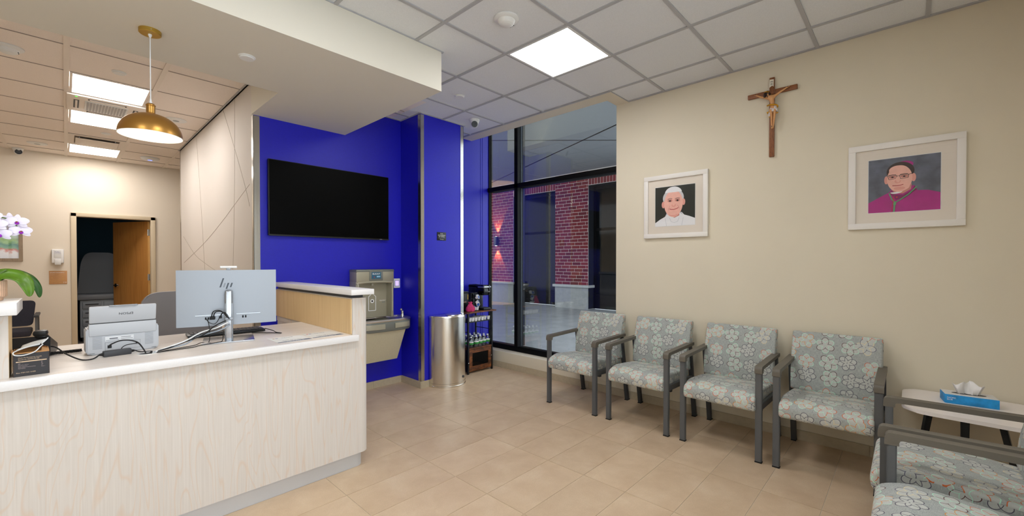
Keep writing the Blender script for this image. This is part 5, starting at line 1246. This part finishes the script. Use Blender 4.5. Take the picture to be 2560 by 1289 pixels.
# water bottles on the cabinet
def bottle(loc, label):
    e = empty('water_bottle', loc, label, 'bottle', 'water bottles on the cart')
    MB().lathe([(0.0, 0.0), (0.027, 0.0), (0.031, 0.006), (0.0315, 0.026), (0.0295, 0.034), (0.0315, 0.042), (0.0315, 0.08), (0.0295, 0.094), (0.019, 0.114), (0.0115, 0.124), (0.0115, 0.13)], (0, 0, 0), 20).build('body', 'clear_plastic', e, world=False, smooth=50)
    MB().lathe([(0.0319, 0.042), (0.0321, 0.042), (0.0321, 0.066), (0.0319, 0.066)], (0, 0, 0), 20, cap=False).build('label', 'bottle_label', e, world=False); MB().lathe([(0.0319, 0.0665), (0.0322, 0.0665), (0.0322, 0.08), (0.0319, 0.08)], (0, 0, 0), 20, cap=False).build('label_top', 'white_plastic', e, world=False)
    MB().cyl((0, 0, 0.128), 0.0125, 0.013, 16).build('cap', 'bottle_cap', e, world=False)
rows = [((3.838, 4.068), 'rightmost in the front row'), ((3.766, 4.062), 'second from the right in the front row'), ((3.694, 4.056), 'third from the right in the front row'), ((3.622, 4.05), 'fourth from the right, just beside the front post'), ((3.535, 4.052), 'front row, left of the post'), ((3.835, 4.14), 'second row, rightmost'), ((3.764, 4.135), 'second row, second from the right'), ((3.693, 4.13), 'second row, third from the right'), ((3.62, 4.125), 'second row, beside the post'), ((3.54, 4.125), 'second row, left of the post'), ((3.80, 4.212), 'third row, rightmost'), ((3.725, 4.205), 'third row, second from the right'), ((3.652, 4.2), 'third row, third from the right'), ((3.58, 4.2), 'third row, leftmost'), ((3.79, 4.28), 'back row, rightmost'), ((3.71, 4.28), 'back row, next to the rightmost')]
for (x, y), w_ in rows: bottle((x, y, 0.325), 'green-labelled water bottle on the cart, '+w_)

# ================================================================ CEILING ITEMS
def lathe_thing(name, x, y, z, prof, mat, label, cat, group=None, extra=None):
    e = empty(name, (x, y, z), label, cat, group)
    MB().lathe(prof, (x, y, z), 36).build('housing', mat, e, smooth=45)
    if extra: extra(e)
    return e
def det(e):
    x, y, z = e.location
    MB().lathe([(0.032, -0.05), (0.038, -0.046), (0.038, -0.042)], (x, y, z), 28).build('sensor_cap', 'white_satin', e)
    for k in range(3): B('sensor_slot', 'dark_grey', e, x+0.045-0.004, x+0.055, y-0.02+k*0.015, y-0.014+k*0.015, z-0.036, z-0.03)
DETP = [(0.085, 0), (0.085, -0.008), (0.078, -0.014), (0.06, -0.018), (0.052, -0.036), (0.04, -0.045), (0.0, -0.046)]
p = onz(1266, 47, ZC); lathe_thing('smoke_detector', p.x, p.y, ZC+0.003, DETP, 'white_satin', 'white smoke detector next to the lit waiting room ceiling panel', 'smoke detector', None, det)
p = onz(20, 118, ZC); lathe_thing('smoke_detector', p.x, p.y, ZC+0.003, DETP, 'white_satin', 'white smoke detector on the office ceiling at the left edge', 'smoke detector', None, det)
SPR = [(0.05, 0), (0.05, -0.004), (0.042, -0.007), (0.042, -0.012), (0.04, -0.014), (0.0, -0.014)]
for (a, b, z, lab) in ((1149, 242, ZC+0.003, 'round white sprinkler cover on the waiting room ceiling near the blue pier'), (617, 145, ZS, 'round white sprinkler cover under the soffit'), (298, 183, ZC+0.003, 'round sprinkler cover between the pendant cord and the first office panel'), (265, 335, ZC+0.003, 'round sprinkler cover on the office ceiling beyond the second panel')):
    p = onz(a, b, z-0.008); lathe_thing('sprinkler_cover', p.x, p.y, z, SPR, 'white_satin', lab, 'sprinkler')
def lens(e):
    x, y, z = e.location; MB().cyl((x, y, z-0.0155), 0.03, 0.003, 20).build('grille', 'silver_plastic', e)
for (a, b, lab) in ((440, 300, 'round office ceiling speaker right of the brass pendant'), (93, 358, 'round office ceiling speaker at the far left'),):
    p = onz(a, b, ZC); lathe_thing('ceiling_speaker', p.x, p.y, ZC+0.003, [(0.1, 0), (0.1, -0.006), (0.085, -0.014), (0.0, -0.014)], 'white_satin', lab, 'speaker', None, lens)
p = onz(375, 395, ZC); lathe_thing('wireless_access_point', p.x, p.y, ZC+0.003, [(0.12, 0), (0.12, -0.01), (0.1, -0.03), (0.05, -0.038), (0.0, -0.038)], 'white_satin', 'round wireless access point with a blue light on the office ceiling', 'access point', None, lambda e: MB().cyl((e.location.x, e.location.y, e.location.z-0.0395), 0.03, 0.002, 20).build('indicator', 'led_blue', e))
def turret(x, y, z, aim, label):
    e = empty('security_camera', (x, y, z), label, 'camera')
    MB().lathe([(0.06, 0), (0.06, -0.012), (0.045, -0.045), (0.0, -0.045)], (x, y, z), 32).build('mount', 'white_satin', e)
    MB().sphere((x, y, z-0.05), 0.044, (1, 1, 1), 24).build('ball', 'white_satin', e)
    a = Vector(aim).normalized(); c = Vector((x, y, z-0.05))
    MB().cyl(c+a*0.024, 0.036, 0.022, 28, a).build('lens_ring', 'black_satin', e); MB().cyl(c+a*0.046, 0.02, 0.003, 24, a).build('lens', 'dark_grey', e)
p = onz(1186, 300, ZC); turret(p.x, p.y, ZC+0.003, (-0.6, -0.75, -0.3), 'white dome security camera with black lens near the window')
p = onz(47, 376, ZC-0.0); turret(p.x, YO-0.09, ZC+0.003, (0.2, -1.0, -0.15), 'white dome security camera on the office ceiling by the back wall')
# cassette air conditioner
ac = empty('ceiling_air_conditioner', (0.314, 6.275, ZC), 'white ceiling cassette air conditioner between two office panels', 'air conditioner')
ax0, ax1, ay0, ay1 = 0.02, 0.608, 5.965, 6.585
B('fascia', 'tbar_office', ac, ax0, ax1, ay0, ay1, ZC-0.022, ZC+0.01, r=0.008)
B('grille_frame', 'white_satin', ac, ax0+0.13, ax1-0.13, ay0+0.13, ay1-0.13, ZC-0.028, ZC-0.021, r=0.003)
for k in range(13): B('grille_slat', 'tbar_grey', ac, ax0+0.145+k*0.0235, ax0+0.161+k*0.0235, ay0+0.145, ay1-0.145, ZC-0.031, ZC-0.0275)
for a, b, c, d in ((ax0+0.15, ax1-0.15, ay0+0.05, ay0+0.09), (ax0+0.15, ax1-0.15, ay1-0.09, ay1-0.05), (ax0+0.05, ax0+0.09, ay0+0.15, ay1-0.15), (ax1-0.09, ax1-0.05, ay0+0.15, ay1-0.15)):
    s_ = B('outlet', 'black', ac, a, b, c, d, ZC-0.0235, ZC-0.02); o_ = MB().box(a+0.012, b-0.012, c+0.012, d-0.012, ZC-0.03, ZC-0.0225, r=0.003).build('louvre', 'tbar_office', s_)
B('status_light', 'led_green', ac, ax0+0.06, ax0+0.075, ay0+0.03, ay0+0.04, ZC-0.024, ZC-0.0215)
# air diffuser
df = empty('air_diffuser', (0.314, 8.215, ZC), 'square white air diffuser with a dropped plate on the office ceiling', 'air diffuser')
m = MB(); e_ = 0.07
for a, b, c, d in ((0.025, 0.603, 7.885, 7.885+e_), (0.025, 0.603, 8.545-e_, 8.545), (0.025, 0.025+e_, 7.885+e_, 8.545-e_), (0.603-e_, 0.603, 7.885+e_, 8.545-e_)): m.box(a, b, c, d, ZC-0.004, ZC+0.01)
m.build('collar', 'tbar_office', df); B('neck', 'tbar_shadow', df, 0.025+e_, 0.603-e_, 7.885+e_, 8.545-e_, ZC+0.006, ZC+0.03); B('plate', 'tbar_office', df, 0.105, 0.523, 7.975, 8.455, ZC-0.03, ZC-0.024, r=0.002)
for x in (0.14, 0.49):
    for y in (8.02, 8.41): MB().cyl((x, y, ZC-0.025), 0.006, 0.035, 8).build('hanger', 'tbar_grey', df)

# brass pendant --------------------------------------------------------------------------------
pcv = onz(375, 76, ZS); px_, py_ = pcv.x, pcv.y
pd = empty('pendant_lamp', (px_, py_, ZS), 'brass dome pendant lamp with white inside hanging from the soffit', 'pendant lamp')
MB().lathe([(0.052, 0), (0.052, -0.02), (0.049, -0.023), (0.0, -0.023)], (px_, py_, ZS), 40).build('canopy', 'gold_dull', pd)
MB().cyl((px_+0.0, py_-0.053, ZS-0.012), 0.003, 0.003, 10, 'y').build('screw', 'chrome', pd)
MB().lathe([(0.009, -0.023), (0.009, -0.03), (0.004, -0.042)], (px_, py_, ZS), 16).build('cord_grip', 'cable_white', pd)
zr = 2.152; Rd = 0.149; hdm = 0.128
MB().cyl((px_, py_, zr+hdm+0.05), 0.0028, ZS-0.03-(zr+hdm+0.05), 10).build('cord', 'cable_white', pd)
MB().lathe([(0.003, 0.09), (0.008, 0.062), (0.008, 0.058)], (px_, py_, zr+hdm), 16).build('cord_grip', 'cable_white', pd)
MB().lathe([(0.0, 0.062), (0.016, 0.06), (0.023, 0.052), (0.0235, 0.047), (0.021, 0.044), (0.021, 0.006), (0.024, 0.002), (0.024, -0.006)], (px_, py_, zr+hdm), 32).build('socket_cover', 'gold', pd)
prof = [(Rd*math.cos(a)**0.9 if a < PI/2 else 0.0, hdm*math.sin(a)) for a in [PI/2*i/18 for i in range(19)]]; prof[-1] = (0.012, hdm)
MB().lathe(prof, (px_, py_, zr), 56, cap=False).build('shade', 'gold', pd, smooth=60)
MB().lathe([(max(r-0.002, 0.01), z-0.0012) for r, z in prof], (px_, py_, zr), 56, cap=False).build('shade_lining', 'white_inner', pd, smooth=60)
MB().lathe([(Rd-0.0025, -0.0012), (Rd+0.001, -0.0015), (Rd+0.001, 0.001), (Rd-0.0025, 0.0)], (px_, py_, zr), 56, cap=False).build('rim', 'white_inner', pd)
MB().sphere((px_, py_, zr+0.055), 0.03, (1, 1, 1.1), 20).cyl((px_, py_, zr+0.08), 0.014, 0.045, 16).build('bulb', 'bulb', pd)

# ================================================================ OFFICE
sd_ = empty('sanitizer_dispenser', (-0.078, YO, 1.37), 'white hand sanitizer dispenser on the office back wall', 'dispenser')
B('body', 'white_plastic', sd_, -0.143, -0.013, YO-0.09, YO, 1.40, 1.612, r=0.012); B('front_plate', 'white_satin', sd_, -0.118, -0.04, YO-0.094, YO-0.085, 1.48, 1.60, r=0.004); B('push_lever', 'white_satin', sd_, -0.112, -0.042, YO-0.105, YO-0.03, 1.372, 1.462, r=0.01)
OX_ = lambda x, z, y: plane((x, y, z), (1, 0, 0), (0, 0, 1))
text('lettering', 'PURELL', 'text_blue', sd_, OX_(-0.079, 1.568, YO-0.0945), 0.019, 'CENTER', 0.0004); text('lettering', 'HAND SANITIZER', 'text_blue', sd_, OX_(-0.079, 1.545, YO-0.0945), 0.0085, 'CENTER', 0.0004)
es = empty('exam_room_sign', (-0.078, YO, 1.07), 'tan exam room number sign left of the office door', 'sign')
B('plate', 'brass_sign', es, -0.172, 0.018, YO-0.008, YO, 1.075, 1.28, r=0.003)
text('lettering', 'EXAM ROOM 6', 'text_white', es, OX_(-0.163, 1.252, YO-0.0085), 0.0225, 'LEFT', 0.0004); text('lettering', '114', 'text_white', es, OX_(0.01, 1.10, YO-0.0085), 0.024, 'RIGHT', 0.0004)
text('braille', '.:: .: ::. :.', 'text_white', es, OX_(-0.16, 1.222, YO-0.0085), 0.016, 'LEFT', 0.0004)
m = MB()
for pts in ([(-0.165, 1.135), (-0.1, 1.14), (0.012, 1.135)], [(-0.165, 1.105), (-0.12, 1.115), (-0.06, 1.1), (-0.02, 1.1)], [(-0.03, 1.14), (-0.03, 1.19), (-0.05, 1.2), (-0.03, 1.225), (-0.005, 1.215), (-0.01, 1.195), (-0.022, 1.19), (-0.022, 1.14)], [(-0.15, 1.17), (-0.14, 1.185), (-0.13, 1.17), (-0.14, 1.16), (-0.15, 1.17)]):
    m.tube([(x, YO-0.0085, z) for x, z in pts], 0.0012, 6)
m.build('tree_drawing', 'sign_line', es)
wp = empty('office_picture', (-0.9, YO, 1.43), 'grey oak framed picture behind the orchid on the office wall', 'picture')
m = MB()
for a, b, c, d in ((-1.35, -0.43, 1.43, 1.47), (-1.35, -0.43, 2.02, 2.06), (-1.35, -1.31, 1.47, 2.02), (-0.47, -0.43, 1.47, 2.02)): m.box(a, b, YO-0.03, YO, c, d)
m.build('frame', 'grey_oak', wp)
t = NT('office_print'); v = t.gen(); sx_ = t.n('ShaderNodeSeparateXYZ', {0: v}); nz = t.noise(v, 9.0, 5.0, 0.6)
zz = t.math('ADD', t.math('MULTIPLY', t.math('SUBTRACT', sx_.outputs[2], 1.47), 1.8), t.math('MULTIPLY', t.math('SUBTRACT', nz, 0.5), 0.35))
t.set(color=t.ramp(zz, [(0.0, lin((222, 222, 228))), (0.16, lin((236, 232, 232))), (0.2, lin((214, 120, 96))), (0.26, lin((120, 168, 120))), (0.36, lin((70, 130, 96))), (0.45, lin((160, 200, 120))), (0.6, lin((190, 206, 190))), (0.8, lin((206, 226, 236)))]), rough=0.2)
B('print', 'office_print', wp, -1.31, -0.47, YO-0.012, YO-0.006, 1.47, 2.02)
B('glazing', 'picture_glass', wp, -1.31, -0.47, YO-0.018, YO-0.016, 1.47, 2.02)

# grey task chair behind the counter
tk = empty('office_chair', (0.66, 4.15, 0), 'grey shell office chair behind the counter, left of the monitor', 'chair')
bp = rprof([(0.40, 0.62), (0.40, 1.175), (0.93, 1.185), (0.93, 0.62)], [0.12, 0.13, 0.13, 0.12], 10)
m = MB().prism([(x, 4.34+0.05*(z-0.9), z) for x, z in bp], (0, 0.05, 0), r=0.012); m.build('backrest', 'grey_shell', tk, smooth=40)
MB().box(0.41, 0.92, 3.9, 4.36, 0.46, 0.54, r=0.03).build('seat', 'grey_shell', tk); MB().bar((0.66, 4.40, 0.5), (0.66, 4.41, 0.8), 0.08, 0.02).build('back_bracket', 'black', tk)
MB().cyl((0.66, 4.15, 0.1), 0.03, 0.36, 16).build('gas_column', 'black_satin', tk)
for k in range(5):
    a = 2*PI*k/5+0.3; q = Vector((0.66+0.28*math.cos(a), 4.15+0.28*math.sin(a), 0.08)); MB().bar((0.66, 4.15, 0.12), q, 0.045, 0.03, w2=0.03).build('base_spoke', 'black_satin', tk); MB().cyl(q+Vector((0, -0.012, -0.052)), 0.028, 0.024, 16, 'y').build('caster', 'black_rubber', tk)
# dark guest chair at the office wall
gc = empty('guest_chair', (-0.55, 9.0, 0), 'dark patterned guest chair with grey arms against the office wall', 'chair')
bp = rprof([(-0.83, 0.50), (-0.86, 0.855), (-0.30, 0.855), (-0.33, 0.50)], [0.05, 0.06, 0.06, 0.05], 6)
MB().prism([(x, 9.22+0.25*(z-0.5), z) for x, z in bp], (0, 0.05, 0), r=0.015).build('backrest', 'dark_fabric', gc, smooth=40); MB().box(-0.83, -0.33, 8.72, 9.24, 0.40, 0.48, r=0.02).build('seat', 'dark_fabric', gc)
for x in (-0.87, -0.28):
    MB().bar((x, 8.74, 0.0), (x, 8.76, 0.66), 0.026, 0.03).build('leg', 'chair_frame', gc); MB().bar((x, 9.38, 0.0), (x, 9.26, 0.66), 0.026, 0.03).build('leg', 'chair_frame', gc); MB().bar((x, 8.70, 0.67), (x, 9.28, 0.67), 0.05, 0.03, r=0.006).build('armrest', 'dark_grey', gc); MB().bar((x, 8.75, 0.4), (x, 9.32, 0.4), 0.024, 0.03).build('side_rail', 'chair_frame', gc)

# exam table seen through the door
et = empty('exam_table', (0.48, 11.1, 0), 'grey vinyl exam table with raised backrest in the dark exam room', 'exam table')
m = MB(); bk = rprof([(0.14, 0.0), (0.20, 0.62), (0.27, 0.80), (0.66, 0.80), (0.73, 0.62), (0.79, 0.0)], [0.05, 0.3, 0.12, 0.12, 0.3, 0.05], 6)
m.prism([(x, 11.05+0.42*(s_/0.8), 0.80+s_) for x, s_ in bk], (0, 0.11, -0.04), r=0.025); m.build('backrest', 'grey_vinyl', et, smooth=45)
MB().box(0.13, 0.80, 10.55, 11.12, 0.74, 0.84, r=0.03).build('seat_pad', 'grey_vinyl', et)
B('cabinet', 'grey_cabinet', et, 0.17, 0.76, 10.6, 11.55, 0.08, 0.74, r=0.01); B('plinth', 'dark_grey', et, 0.2, 0.73, 10.65, 11.5, 0.0, 0.08)
for k, (z0, z1) in enumerate(((0.585, 0.705), (0.43, 0.555), (0.275, 0.40), (0.11, 0.245))):
    d_ = B('drawer', 'grey_cabinet', et, 0.20, 0.44, 10.58, 10.61, z0, z1, r=0.012); MB().box(0.235, 0.405, 10.568, 10.582, z1-0.05, z1-0.03, r=0.004).build('handle', 'dark_grey', d_)
B('side_drawer', 'grey_cabinet', et, 0.47, 0.73, 10.58, 10.61, 0.40, 0.705, r=0.012)
